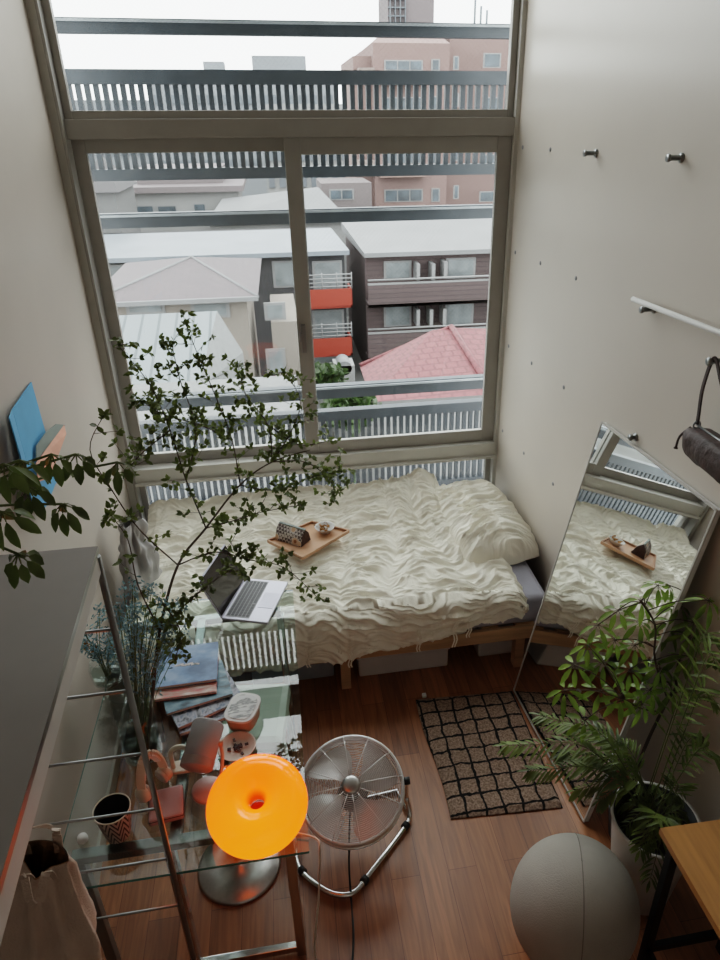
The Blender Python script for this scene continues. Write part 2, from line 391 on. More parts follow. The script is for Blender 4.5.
def window(name, x0, x1, z0, z1, y, fw, pm, ft=.03, bot=None, inset=.0):
    w = bpy.data.objects.new(name, None); C.objects.link(w); w.location = ((x0+x1)/2, y, z0); struct(w)
    b = bot or fw
    f = MB().b2((x0, y, z0), (x0+fw, y+ft, z1), bev=.003).b2((x1-fw, y, z0), (x1, y+ft, z1), bev=.003)
    f.b2((x0+fw, y, z0), (x1-fw, y+ft, z0+b), bev=.003).b2((x0+fw, y, z1-fw), (x1-fw, y+ft, z1), bev=.003)
    fo = f.build('window_frame', M['frame'], w)
    MB().b2((x0+fw*.8, y+ft*.4, z0+b*.8), (x1-fw*.8, y+ft*.4+.005, z1-fw*.8)).build('window_pane', pm, w)
    return w
window('window_1', -.91, 1.262, 2.67, ZC-.02, YW+.03, .035, M['pane'], .04)
w2 = window('window_2', -.91, .175, .865, 2.585, YW+.055, .062, M['pane2'], .03)
w3 = window('window_3', .09, 1.262, .865, 2.585, YW+.02, .078, M['pane'], .03)
MB().b2((.108, YW+.002, 1.50), (.135, YW+.022, 1.66), bev=.004).b2((.1, YW-.012, 1.57), (.118, YW+.004, 1.62), bev=.003).build('window_latch', M['darksteel'], w3)
window('window_4', -.91, 1.262, .40, .77, YW+.04, .035, M['pane'], .04)

# ------------------------------------------------------------ outside the glass: louver rails
YR = 4.5
def louver(name, z0, z1, label, n=66):
    t = thing(name, label, 'railing', (0, YR, z0), 'grey slatted louver panels outside the window')
    x0, x1 = -1.6, 2.2
    MB().b2((x0, YR-.02, z1-.07), (x1, YR+.05, z1)).build('top_rail', M['rail'], t)
    MB().b2((x0, YR-.02, z0), (x1, YR+.05, z0+.06)).build('bottom_rail', M['rail'], t)
    m = MB(); nn = int((x1-x0)/.0465)
    for i in range(nn):
        x = x0+.0465*(i+.5); m.b2((x-.0135, YR, z0+.06), (x+.0135, YR+.03, z1-.07))
    m.build('slat_panel', M['rail'], t)
louver('louver_railing', 2.36, 2.91, 'dark grey slatted louver panel outside, behind the window transom')
louver('louver_railing', .20, .87, 'dark grey slatted louver panel outside, below the sill at bed height')
def crossbar(z0, z1, label):
    t = thing('horizontal_rail', label, 'railing', (0, YR, z0))
    MB().b2((-1.6, YR-.02, z0), (2.2, YR+.04, z1)).build('bar', M['rail'], t)
    MB().b2((-1.6, YR-.035, z1-.018), (2.2, YR-.02, z1-.006)).build('front_lip', M['raillite'], t)
crossbar(3.07, 3.14, 'dark horizontal rail outside above the slatted panel, against the sky')
crossbar(2.105, 2.185, 'dark horizontal rail outside across the middle of the sliding window')
crossbar(.965, 1.055, 'dark horizontal rail outside near the bottom of the sliding window')
for x, lb in ((-1.63, 'dark grey end post of the louvers outside, left of the window'), (2.23, 'dark grey end post of the louvers outside, right of the window')):
    tag(MB().b2((x-.028, YR-.03, -.6), (x+.028, YR+.05, 4.9)).build('louver_post', M['rail']), lb, 'post')
# neighbouring buildings -------------------------------------------------------
GZ = -9.0; EXK = .28
EX = dict(
 tile=brickmat('pink_brown_tile', (.58, .385, .355), (.52, .335, .31), (.62, .45, .40), .25, .12, .01, rot=(PI/2, 0, 0), rough=.8),
 brown=brickmat('mauve_brown_siding', (.235, .165, .165), (.20, .14, .14), (.12, .085, .085), 6, .22, .02, rot=(PI/2, 0, 0), rough=.8),
 dark=mat('charcoal_cladding', (.09, .09, .10), .8, var=.08, nscale=1),
 cream=mat('cream_render', (.62, .55, .48), .9, var=.04, nscale=.6),
 whiteb=mat('white_render', (.72, .72, .71), .9, var=.05, nscale=.6),
 paleblue=mat('pale_blue_metal_roof', (.50, .57, .64), .5, var=.06, nscale=.7),
 greyroof=mat('light_grey_roof', (.55, .56, .57), .7, var=.04, nscale=.7),
 red=mat('red_balcony_panel', (.75, .07, .025), .6, var=.03),
 win=mat('distant_window', (.16, .21, .25), .25, var=.35, nscale=1.2),
 winlite=mat('distant_curtained_window', (.50, .56, .58), .4, var=.2, nscale=1.5),
 frame=mat('distant_window_frame', (.62, .62, .62), .6, var=.02),
 redroof=brickmat('red_tile_roof', (.55, .17, .18), (.48, .14, .155), (.33, .09, .10), .34, .30, .03, rough=.7),
 purple=brickmat('mauve_slate_roof', (.35, .29, .31), (.31, .26, .28), (.22, .19, .20), .5, .26, .015, rough=.7),
 seam=brickmat('standing_seam_roof', (.46, .53, .56), (.44, .51, .54), (.22, .27, .29), .42, 60, .035, rough=.5, offset=0),
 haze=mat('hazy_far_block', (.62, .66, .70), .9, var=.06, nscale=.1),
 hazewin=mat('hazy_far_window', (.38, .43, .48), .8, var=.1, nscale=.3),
 green=leafmat('outside_greenery', (.10, .18, .05), .3),
)
struct(MB().b2((-200, 6, GZ-.5), (200, 420, GZ)).build('ground', mat('street_ground', (.22, .22, .21), .95, var=.2, nscale=.3)))
def rect(px0, py0, px1, py1, D):
    a = aty(px0, (py0+py1)/2, D); b = aty(px1, (py0+py1)/2, D); t = aty((px0+px1)/2, py0, D); u = aty((px0+px1)/2, py1, D)
    return a.x, b.x, t.z, u.z
def part_box(name, r, D, dep, m, parent, off=0.):
    x0, x1, z1, z0 = r
    return MB().b2((x0, D-off, z0), (x1, D-off+dep, z1)).build(name, m, parent)
def windows(t, D, rects, m='win', fr=True):
    for r in rects:
        x0, x1, z1, z0 = rect(*r, D)
        w = MB().b2((x0-.06, D-.05, z0-.06), (x1+.06, D+.02, z1+.06)).build('window', EX['frame'], t)
        g = MB(); n = max(1, round((x1-x0)/1.0))
        for i in range(n):
            g.b2((x0+(x1-x0)*i/n+.05, D-.08, z0+.02), (x0+(x1-x0)*(i+1)/n-.05, D-.04, z1-.02))
        g.build('window_glazing', EX[m], w)

for m_ in EX.values():
    for n_ in m_.node_tree.nodes:
        if n_.type == 'VALTORGB' or n_.type == 'TEX_BRICK':
            cs = [e.color for e in n_.color_ramp.elements] if n_.type == 'VALTORGB' else [n_.inputs[k].default_value for k in ('Color1', 'Color2', 'Mortar')]
            for c_ in cs:
                for q_ in range(3): c_[q_] *= EXK
# far hazy blocks
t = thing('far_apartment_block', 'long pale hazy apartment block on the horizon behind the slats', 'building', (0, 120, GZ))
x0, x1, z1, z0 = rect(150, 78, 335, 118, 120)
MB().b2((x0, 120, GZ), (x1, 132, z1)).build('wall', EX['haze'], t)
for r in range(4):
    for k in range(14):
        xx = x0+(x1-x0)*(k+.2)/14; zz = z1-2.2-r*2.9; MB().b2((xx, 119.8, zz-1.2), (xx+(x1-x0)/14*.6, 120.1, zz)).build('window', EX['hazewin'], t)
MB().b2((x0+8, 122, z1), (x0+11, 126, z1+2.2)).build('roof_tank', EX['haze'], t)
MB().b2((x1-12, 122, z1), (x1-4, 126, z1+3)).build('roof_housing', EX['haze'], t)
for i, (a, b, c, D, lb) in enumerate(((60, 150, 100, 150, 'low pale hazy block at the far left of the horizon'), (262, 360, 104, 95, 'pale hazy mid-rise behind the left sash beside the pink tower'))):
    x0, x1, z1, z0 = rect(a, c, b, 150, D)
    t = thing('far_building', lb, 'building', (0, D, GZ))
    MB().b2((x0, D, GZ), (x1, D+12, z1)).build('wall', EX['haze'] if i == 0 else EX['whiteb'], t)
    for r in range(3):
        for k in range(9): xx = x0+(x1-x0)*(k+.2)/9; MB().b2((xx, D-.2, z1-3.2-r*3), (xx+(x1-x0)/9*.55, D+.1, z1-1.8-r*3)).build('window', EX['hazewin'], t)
# pink tile apartment tower
D = 58
t = thing('apartment_tower', 'pinkish brown tiled apartment building with stepped roof at upper right of window', 'building', (10, D, GZ))
x0, x1, z1, z0 = rect(374, 43, 448, 200, D); MB().b2((x0, D, GZ), (x1, D+14, z1)).build('centre_block', EX['tile'], t)
xa, xb, za, _ = rect(448, 36, 530, 200, D+2); MB().b2((xa, D+2, GZ), (xb+2, D+14, za)).build('right_block', EX['tile'], t)
xc, xd, zc, _ = rect(355, 56, 374, 200, D+1); MB().b2((xc, D+1, GZ), (xd, D+10, zc)).build('left_block', EX['tile'], t)
# sloped parapet roof
m = MB(); rr = [(x0, D, z1), (x1, D, z1), (x1-.6, D+3, z1+1.1), (x0+1.5, D+3, z1+1.1)]; m.face(rr); m.face([(x0, D, z1), (x0+1.5, D+3, z1+1.1), (x0, D+6, z1)])
m.build('sloped_parapet', mat('tower_parapet', (.66, .45, .41), .8), t)
px0_, px1_, pz, _ = rect(388, -12, 434, 40, D+6)
MB().b2((px0_, D+6, z1), (px1_, D+11, pz)).build('penthouse', mat('tower_penthouse', (.42, .36, .37), .8, var=.05), t)
g = MB()
for k in range(8): zz = z1+.6+k*.55; g.b2((px0_-.05, D+5.7, zz), (px0_+1.4, D+5.95, zz+.08))
for k in range(4): g.b2((px0_+.1+k*.4, D+5.7, z1+.3), (px0_+.18+k*.4, D+5.9, pz))
g.build('stair_grille', EX['hazewin'], t)
g = MB()
for xm, hm in ((474, -20), (480, 6), (486, 10)):
    p = aty(xm, 36, D+4); q = aty(xm, hm, D+4); g.tube([(p.x, D+4, za-.5), (p.x, D+4, q.z)], .09, 6)
g.build('rooftop_antenna', EX['hazewin'], t)
ws = []
for row in (61, 98, 152, 190):
    h = 9 if row == 61 else 11
    ws += [(385, row, 422, row+h), (432, row-1, 439, row+h), (454, row-4, 458, row+8)]
ws += [(484, 54, 500, 67), (484, 98, 500, 110), (482, 155, 497, 168), (480, 192, 497, 201)]
windows(t, D-.02, ws)
for row in (76, 119, 168, 206):
    x0b, x1b, zt, zb = rect(380, row, 426, row+9, D-.8)
    MB().b2((x0b, D-1.1, zb), (x1b, D, zt)).build('balcony', mat('tower_balcony', (.62, .42, .36), .8), t)
for row in (68, 112, 160):
    x0b, x1b, zt, zb = rect(358, row, 374, row+9, D+.3)
    MB().b2((x0b, D-.2, zb), (x1b, D+1.2, zt)).build('side_balcony', mat('tower_balcony_pale', (.62, .50, .45), .8), t)
# white house behind
D = 50
t = thing('white_house', 'white rendered two-storey house with dark windows behind the left sash', 'building', (-10, D, GZ))
x0, x1, z1, _ = rect(121, 192, 240, 240, D); MB().b2((x0, D, GZ), (x1, D+8, z1)).build('wall', EX['whiteb'], t)
MB().b2((x0-.4, D-.5, z1), (x1+.4, D+9, z1+.35)).b2((x0+1, D+2, z1+.35), (x1-1, D+8, z1+1.3)).build('roof', mat('mauve_roof_far', (.42, .36, .37), .8), t)
windows(t, D, [(135, 206, 154, 217), (158, 206, 177, 217), (194, 204, 206, 215)])
t = thing('small_grey_house', 'small grey gabled house at the far left edge of the view', 'building', (-14, 42, GZ))
x0, x1, z1, _ = rect(84, 190, 118, 235, 42)
MB().b2((x0, 42, GZ), (x1, 48, z1)).build('wall', mat('grey_render', (.42, .42, .42), .9), t)
mm = MB(); mm.face([(x0-.3, 41.6, z1-.1), (x1+.3, 41.6, z1-.1), ((x0+x1)/2, 44.5, z1+1.6)]); mm.face([(x0-.3, 48, z1-.1), (x0-.3, 41.6, z1-.1), ((x0+x1)/2, 44.5, z1+1.6)]); mm.face([(x1+.3, 41.6, z1-.1), (x1+.3, 48, z1-.1), ((x0+x1)/2, 44.5, z1+1.6)])
mm.build('roof', mat('dark_roof_far', (.20, .19, .20), .8), t)
t = thing('metal_roofed_house', 'low building with a wide bright metal roof behind the window mullion', 'building', (0, 46, GZ))
a = aty(204, 226, 46); b = aty(352, 222, 46); c = aty(318, 187, 49.4); d = aty(222, 199, 49.4)
mm = MB(); mm.face([a, b, c, d]); mm.build('roof', EX['greyroof'], t)
MB().b2((a.x+.3, 46.4, GZ), (b.x-.3, 49.3, a.z-.1)).build('wall', EX['whiteb'], t)
t = thing('flat_roofed_block', 'grey block with a pale balcony between the mullion and the pink tower', 'building', (4, 52, GZ))
x0, x1, z1, _ = rect(322, 183, 372, 225, 52); MB().b2((x0, 52, GZ), (x1, 57, z1)).build('wall', mat('mauve_grey_wall', (.42, .36, .36), .9), t)
windows(t, 52, [(330, 190, 353, 199)])
# long charcoal building with blue-grey roof + red balconies
D = 34
t = thing('charcoal_row_house', 'long charcoal building with a pale metal roof and red balconies', 'building', (-4, D, GZ))
x0, x1, z1, z0 = rect(60, 252, 345, 300, D)
zl = aty(200, 254, D).z
MB().b2((x0-3, D, GZ), (x1, D+8, zl)).build('wall', EX['dark'], t)
a = aty(60, 256, D-.6); c = aty(200, 233, D+5)
xe = aty(349, 248, D-.6).x
mm = MB(); mm.face([(a.x-4, D-.7, zl+.05), (xe, D-.7, zl+.05), (xe-.3, D+5.5, c.z), (a.x-4, D+5.5, c.z)]); mm.face([(xe, D-.7, zl+.05), (xe, D-.7, zl-.15), (a.x-4, D-.7, zl-.15), (a.x-4, D-.7, zl+.05)])
mm.build('roof', EX['paleblue'], t)
windows(t, D, [(137, 258, 170, 264), (224, 257, 257, 263)], 'winlite')
windows(t, D, [(105, 266, 128, 288), (274, 262, 300, 286), (314, 262, 341, 290), (314, 311, 343, 338), (314, 352, 338, 362)], 'winlite')
for i, (ya, yb) in enumerate(((289, 308), (338, 356))):
    x0b, x1b, zt, zb = rect(308, ya, 352, yb, D-1.2)
    bo = MB().b2((x0b, D-1.3, zb), (x1b, D-1.2, zt)).b2((x1b-.08, D-1.3, zb), (x1b, D, zt)).b2((x0b, D-1.3, zb), (x1b, D, zb+.12)).build('balcony', EX['red'], t)
    g = MB()
    for k in range(4): g.tube([(x0b, D-1.25, zt+.12+.18*k), (x1b, D-1.25, zt+.12+.18*k)], .03, 5)
    for k in range(4): xx = x0b+(x1b-x0b)*k/3; g.tube([(xx, D-1.25, zt), (xx, D-1.25, zt+.75)], .03, 5)
    g.build('balcony_rail', EX['frame'], bo)
# brown three storey block
D = 34
t = thing('brown_apartment_block', 'mauve brown apartment block with grey roof and two rows of balconies', 'building', (8, D, GZ))
x0, x1, z1, z0 = rect(364, 251, 530, 400, D); xL = aty(366, 300, D).x; zt = aty(430, 249, D).z
MB().b2((xL, D, GZ), (x1, D+9, zt)).build('wall', EX['brown'], t)
r0 = aty(358, 226, D+5)
mm = MB(); mm.face([(xL-.1, D-.6, zt), (x1, D-.6, zt), (x1, D+6, r0.z+.1), (xL-.5, D+6, r0.z+.1)]); mm.face([(xL-.1, D-.6, zt), (xL-.1, D-.6, zt-.2), (x1, D-.6, zt-.2), (x1, D-.6, zt)])
mm.face([(xL-.1, D-.6, zt-.2), (xL-.1, D-.6, zt), (xL-.5, D+6, r0.z+.1), (xL-.5, D+6, r0.z-.4)]); mm.build('roof', EX['greyroof'], t)
windows(t, D, [(385, 262, 410, 278), (447, 259, 474, 277), (385, 306, 410, 325), (446, 304, 472, 324)], 'winlite')
g = MB()
for pxx, pyy in ((416, 262), (431, 262), (443, 260), (416, 307), (429, 307), (442, 306)):
    q = rect(pxx-1.6, pyy, pxx+1.6, pyy+16, D-.3); g.b2((q[0], D-.9, q[3]), (q[1], D, q[2]))
g.build('partition_panels', EX['frame'], t)
for (ya, yb) in ((281, 304), (329, 356)):
    q = rect(368, ya, 530, yb, D-1); bo = MB().b2((q[0], D-1.1, q[3]), (q[1], D-1, q[2])).b2((q[0], D-1.1, q[3]), (q[1], D, q[3]+.15)).build('balcony', EX['brown'], t)
    MB().tube([(q[0], D-1.05, q[2]+.18), (q[1], D-1.05, q[2]+.18)], .05, 5).b2((q[0], D-1.12, q[2]-.04), (q[1], D-.98, q[2]+.04)).build('handrail', EX['frame'], bo)
# cream house with mauve hip roof
D = 24
t = thing('cream_house', 'cream house with a mauve hipped slate roof in the left sash', 'building', (-6, D, GZ))
e0 = aty(100, 298, D); e1 = aty(258, 294, D); ze = e1.z; x0 = e0.x-.4; x1 = e1.x
ap = aty(192, 256, D+3.5)
b0 = (x0, D-.4, ze); b1 = (x1, D-.4, ze); b2_ = (x1+.1, D+7, ze); b3 = (x0, D+7, ze); A = (ap.x, D+3.3, ap.z)
mm = MB(); mm.face([b0, b1, A]); mm.face([b1, b2_, A]); mm.face([b2_, b3, A]); mm.face([b3, b0, A]); mm.build('roof', EX['purple'], t)
MB().tube([b0, A], .06, 5).tube([b1, A], .06, 5).bar((x0, D-.45, ze-.05), (x1, D-.45, ze-.05), .12, .14).build('roof_ridges', EX['greyroof'], t)
MB().b2((x0+.5, D, GZ), (x1-.4, D+6.5, ze-.02)).build('wall', EX['cream'], t)
windows(t, D, [(128, 303, 163, 312), (193, 303, 228, 316)], 'winlite')
t = thing('cream_annexe', 'cream annexe wall with a small balcony right of the hipped roof house', 'building', (-1, D+.5, GZ))
q = rect(262, 300, 318, 400, D+.5); zt = aty(280, 322, D+.5).z
MB().b2((q[0]+.4, D+.5, GZ), (aty(300, 350, D+.5).x, D+5, zt)).build('wall', EX['cream'], t)
windows(t, D+.5, [(266, 304, 284, 318)], 'winlite'); windows(t, D+.5, [(268, 350, 284, 372)], 'winlite')
# grey standing seam roof near
D = 15
t = thing('seamed_roof_house', 'nearest house with a light grey standing seam roof behind the leaves', 'building', (-3, D, GZ))
a = aty(100, 396, D); b = aty(197, 392, D); c = aty(217, 311, D+3.4); d = aty(108, 314, D+3.4)
mm = MB(); mm.face([(a.x-1, a.y, b.z), (b.x, b.y, b.z), (c.x, c.y, c.z), (d.x-1, d.y, c.z)]); mm.build('roof', EX['seam'], t)
e = aty(243, 352, D+3.6)
mm = MB(); mm.face([(b.x, b.y, b.z), (e.x, e.y, e.z), (c.x, c.y, c.z)]); mm.face([(b.x, b.y, b.z), (b.x, b.y, GZ), (e.x, e.y, GZ), (e.x, e.y, e.z)]); mm.build('roof_hip', mat('pale_render', (.56, .58, .58), .8), t)
MB().b2((a.x-1, D+.1, GZ), (b.x, D+4, b.z-.05)).build('wall', EX['whiteb'], t)
t = thing('low_white_roof', 'low flat white roof below the seamed grey roof', 'building', (-1, 12, GZ))
a = aty(190, 403, 13); MB().b2((a.x-3, 12.6, GZ), (aty(300, 400, 13).x, 14.9, aty(240, 392, 14).z)).build('wall', mat('grey_flat_roof', (.50, .51, .51), .8), t)
# red tile hip roof
D = 17
t = thing('red_tiled_house', 'house with a red tiled hipped roof below the brown block', 'building', (3, D, GZ))
p0 = aty(362, 372, D+3); p1 = aty(372, 402, D); ap = aty(443, 330, D+3.2); rid = aty(480, 372, D); far = aty(530, 338, D+3.5)
zb = p1.z
mm = MB()
mm.face([(p0.x, D+3.5, p0.z), (p1.x, D, zb), (rid.x+.5, D-.3, zb+.1), (ap.x+.3, D+3.4, ap.z), (ap.x-.3, D+3.4, ap.z-.05)])
mm.face([(rid.x+.5, D-.3, zb+.1), (far.x+1.5, D+.3, zb+.1), (far.x+1.5, D+3.4, ap.z-.3), (ap.x+.3, D+3.4, ap.z)])
mm.build('roof', EX['redroof'], t)
MB().tube([(ap.x+.3, D+3.4, ap.z+.03), (rid.x+.3, D-.2, zb+.15)], .10, 6).tube([(ap.x+.3, D+3.4, ap.z+.03), (p0.x, D+3.5, p0.z+.05)], .07, 6).build('roof_ridge', EX['redroof'], t)
MB().b2((p1.x+.3, D+.3, GZ), (far.x+1, D+3.2, zb-.1)).build('wall', EX['whiteb'], t)
# white tank shed
t = thing('white_shed', 'small white shed with a rounded roof below the red balconies', 'shed', (1, 26, GZ))
q = rect(335, 366, 355, 388, 26); MB().b2((q[0], 26, GZ), (q[1], 27, q[2])).build('wall', EX['whiteb'], t)
MB().tube([((q[0]+q[1])/2, 26, q[2]-.1), ((q[0]+q[1])/2, 27, q[2]-.1)], (q[1]-q[0])*.36, 16).build('roof', EX['greyroof'], t)
def bush(px, py, D, R, n, label):
    mb = MB(); c = aty(px, py, D)
    for i in range(n):
        d = rv(); d = d.normalized()*random.uniform(.4, 1); p = c+Vector((d.x*R, d.y*R*.8, d.z*R*.7))
        mb.leaf(p, rv(), rv(), .28, .2)
    mb.tube([(c.x, c.y, GZ), c], .08, 6)
    tag(mb.build('garden_shrub', EX['green']), label, 'shrub')
bush(326, 378, 24, .75, 500, 'green shrub beside the white shed below the red balconies')
bush(352, 408, 15.5, .6, 700, 'green shrub below the red tiled roof, seen behind the low rail')

for m_ in bpy.data.materials:
    if m_.name in ('street_ground', 'tower_parapet', 'tower_penthouse', 'tower_balcony', 'tower_balcony_pale', 'mauve_roof_far', 'grey_render', 'dark_roof_far', 'mauve_grey_wall', 'pale_render', 'grey_flat_roof') or m_.name.startswith('tower_balcony'):
        for n_ in m_.node_tree.nodes:
            if n_.type == 'VALTORGB':
                for e_ in n_.color_ramp.elements:
                    for q_ in range(3): e_.color[q_] *= EXK
# ------------------------------------------------------------ wall pegs, plugs, rod
YS = (3.73, 3.40, 3.01); ZS = (2.532, 2.018, 1.498, .966)
def plugobj(y, z):
    x = right_x(y); return MB().lathe([(0, .004), (.009, .003), (.011, -.001)], frameZ((x, y, z), (-1, -.064, 0)), 12)
names = ['top', 'second', 'third', 'lowest']; cols = ['nearest the window', 'second from the window', 'third from the window']
for j, z in enumerate(ZS):
    for i, y in enumerate(YS):
        if j == 0 and i == 2: continue
        tag(plugobj(y, z).build('wall_plug', M['grey']), 'small grey wall plug in the %s row on the right wall, %s' % (names[j], cols[i]), 'wall plug', 'grey plugs in the right wall')
def peg(y, z, label, ln=.055):
    x = right_x(y); F = frameZ((x, y, z), (-1, -.064, 0))
    t = thing('wall_peg', label, 'peg', (x, y, z), 'metal pegs on the right wall')
    MB().lathe([(0, 0), (.016, 0), (.016, .006), (.008, .010)], F, 16).build('base_plate', M['darksteel'], t)
    MB().lathe([(.009, .008), (.009, ln-.008), (.013, ln-.008), (.013, ln), (0, ln)], F, 16).build('peg_shaft', M['darksteel'], t)
peg(2.955, 2.532, 'short dark metal peg high on the right wall, nearer the window')
peg(2.36, 2.538, 'short dark metal peg high on the right wall, farther from the window')
pq = atw(654, 309); peg(pq.y, pq.z, 'dark metal peg holding up the white rod')
pq = atw(732, 357); peg(1.91, 1.975, 'dark metal peg from which the brown handbag hangs', .09)
peg(1.30, 1.995, 'dark metal peg under the near end of the white rod')
pq = atw(636, 437); peg(pq.y, pq.z, 'small metal peg just above the top edge of the leaning mirror', .03)
ra = atw(633, 299, .035); rb = atw(720, 333, .035); rb = ra+(rb-ra)*2.2; mb = MB().tube([ra, rb], .010, 12)
tag(mb.build('wall_rod', M['white']), 'long white rod resting on pegs on the right wall', 'rod')

# handbag on the peg
hx = 1.318
t = thing('handbag', 'dark brown wrinkled leather handbag hanging from a peg on the right wall', 'handbag', (hx, 1.76, 1.63))
def bagf(u, v):
    th = 2*PI*u; ph = PI*(v-.5)
    ca, sa = math.cos(th), math.sin(th); cz = math.cos(ph)
    sx = math.copysign(abs(ca)**.6, ca)*cz**.5 if cz > 0 else 0; sy = math.copysign(abs(sa)**.6, sa)*cz**.5 if cz > 0 else 0
    p = Vector((hx+sx*.05, 1.745+sy*.185, 1.712+math.copysign(abs(math.sin(ph))**.7, math.sin(ph))*.052))
    return p+Vector((1, .3, .5))*.006*noise.noise(p*28)
MB().grid(bagf, 48, 24).build('bag_body', M['leather'], t)
MB().tube([(hx, 1.60, 1.764), (hx, 1.90, 1.764)], .004, 6).build('zip', M['darksteel'], t)
st = smoothpts([(hx, 1.895, 1.765), (hx, 1.897, 1.80), (hx+.004, 1.91, 1.89), (hx+.012, 1.895, 1.989), (hx+.008, 1.83, 1.93), (hx+.004, 1.72, 1.82), (hx, 1.67, 1.755)], 6)
mb = MB()
for a, b in zip(st, st[1:]): mb.bar(a, b, .012, .006, upv=(1, 0, 0))
mb.build('strap', M['leather'], t)
for yy in (1.895, 1.67):
    MB().tube([(hx+.012*math.cos(a), yy, 1.764+.012*math.sin(a)) for a in [2*PI*k/14 for k in range(14)]], .003, 6, closed=True).build('ring', M['darksteel'], t)
MB().tube(smoothpts([(hx-.01, 1.91, 1.75), (hx-.03, 1.930, 1.71), (hx-.035, 1.932, 1.665)], 4), [.004]*8+[.008], 6).build('zip_pull', M['leather'], t)

# ------------------------------------------------------------ bed
bx0, bx1 = -.82, 1.19; by0, by1 = 2.70, 3.74
t = thing('bed_frame', 'natural pine bed frame with square legs under the window', 'bed frame', (.2, 3.2, 0))
for nm, a, b in (('side_rail', (bx0, by0, .22), (bx1, by0+.025, .30)), ('side_rail', (bx0, by1-.025, .22), (bx1, by1, .30)), ('end_rail', (bx0, by0+.025, .22), (bx0+.025, by1-.025, .30)), ('end_rail', (bx1-.025, by0+.025, .22), (bx1, by1-.025, .30))):
    MB().b2(a, b, bev=.003).build(nm, M['wood'], t)
for k in range(11):
    x = bx0+.06+k*.185; MB().b2((x, by0+.027, .285), (x+.09, by1-.027, .305)).build('slat', M['wood'], t)
for x in (bx0+.03, .185, bx1-.065):
    for y in (by0+.055, by1-.055):
        MB().b2((x-.025, y-.028, 0), (x+.025, y+.028, .219), bev=.003).build('leg', M['wood'], t)
mb = MB().b2((bx0+.02, by0+.015, .307), (1.25, by1+.01, .475), bev=.035)
mo = mb.build('mattress', M['sheet']); tag(mo, 'single mattress in a grey-lilac fitted sheet on the pine bed', 'mattress')
for p in mo.data.polygons: p.use_smooth = True

def ruche(x, y, amp=1.):
    # gathered cloth: irregular ridges running along x, broken by gathering seams
    w = .12*noise.noise(Vector((x*2.6, y*1.9, 1.)))+.05*noise.noise(Vector((x*6, y*6, 8.)))+.015*noise.noise(Vector((x*17, y*14, 4.)))
    cell = (x+.16*noise.noise(Vector((x*1.5, y*2.2, 5.))))/.27
    fr = cell-math.floor(cell); seam = min(fr, 1-fr)*2; k = math.floor(cell)
    yy = y+w+.04*math.sin(PI*fr)
    r1 = 1-abs(noise.noise(Vector((x*3.6, yy*16, 2.))))*2.6
    r2 = 1-abs(noise.noise(Vector((x*6.5, yy*36, 6.))))*2.6
    r3 = 1-abs(noise.noise(Vector((x*12, yy*78, 3.))))*2.6
    h = .020*max(0, r1)**1.7+.013*max(0, r2)**1.4+.0065*max(0, r3)
    h *= .55+.45*min(1, seam*2.5)
    h += .024*noise.noise(Vector((x*1.8, y*1.8, 9)))+.014*noise.noise(Vector((x*5, y*6, 19)))-.004*max(0, 1-seam*7)
    return (h-.010)*amp
def top_edge(x):   # far edge of the duvet
    return 3.71
def duvetf(u, v):
    # u across x, v from far edge to the hem in front
    x = -.86+u*(1.985)
    # right boundary slants: far part stops at the pillow
    hem = .262+.135*max(0, min(1, (x+.05)/1.12))+.016*math.sin(x*9)+.010*math.sin(x*23+1)
    hem = min(hem, .40)
    topz = .505
    L1 = 3.775-2.70; L2 = topz-hem
    s = v*(L1+L2)
    xr = x
    if u > .7:      # right side: far part of the duvet is narrower, pillow beyond
        k = (u-.7)/.3; far = max(0, min(1, (L1-s-.26)/.30)); xr = x-k*.23*far*far*(3-2*far)
    r = .045
    if s < L1-r: y = 3.775-s; z = topz+.05*((y-2.74)/1.03)+.085*max(0, (y-3.3)/.47)**1.5
    elif s < L1-r+r*PI/2:
        a = (s-(L1-r))/r; y = 2.70+.0-r*math.sin(a)+r-.0; y = 2.70+r-r*math.sin(a)-0.008*a; z = topz-r+r*math.cos(a)
    else:
        ss = s-(L1-r+r*PI/2); y = 2.682-.012*math.sin(x*11)-.02*ss; z = topz-r-ss
    h = ruche(x, s*1.0+.3)
    # ridge beside the pillow and heap near window
    ridge = .055*math.exp(-((xr-(.80+.12*(3.7-y)))/.08)**2)*max(0, min(1, (y-2.95)/.4))
    heap = .04*math.exp(-((y-3.6)/.2)**2)*math.exp(-((x-.55)/.4)**2)
    edge = min(1, u/.03, (1-u)/.02) ; edge = max(0, edge)
    z2 = z+ridge+heap-(1-edge)*.04
    if s < L1-r: return Vector((xr, y, z2+h+.018))
    return Vector((xr, y-h*1.2-.015, (z2 if s < L1+.03 else z+.4*(z2-z)*(1-v))+.018*(1-min(1, (s-L1+r)/.1))))
dv = MB().grid(duvetf, 300, 330).build('duvet', M['duvet']); tag(dv, 'cream ruched duvet with tie ribbons spread over the bed', 'duvet')
md = dv.modifiers.new('thickness', 'SOLIDIFY'); md.thickness = .012; md.offset = -1
base = wloc(dv)
for px, py, ln in ((306, 655, .13), (338, 652, .12), (349, 655, .13), (418, 636, .15), (454, 630, .16), (468, 628, .11)):
    p = aty(px, py, 2.635); z0 = p.z+.045
    pts = [Vector((p.x+.006*math.sin(k*1.3+px), 2.632+.003*k*.3, z0-ln*k/7)) for k in range(8)]
    m = MB()
    for dx in (0, .014):
        for a, b in zip(pts, pts[1:]): m.bar(a+Vector((dx*(1+a.z-z0), 0, 0)), b+Vector((dx, 0, 0)), .007, .0015, upv=(0, 1, 0))
    m.build('tie_ribbon', M['duvet'], dv)
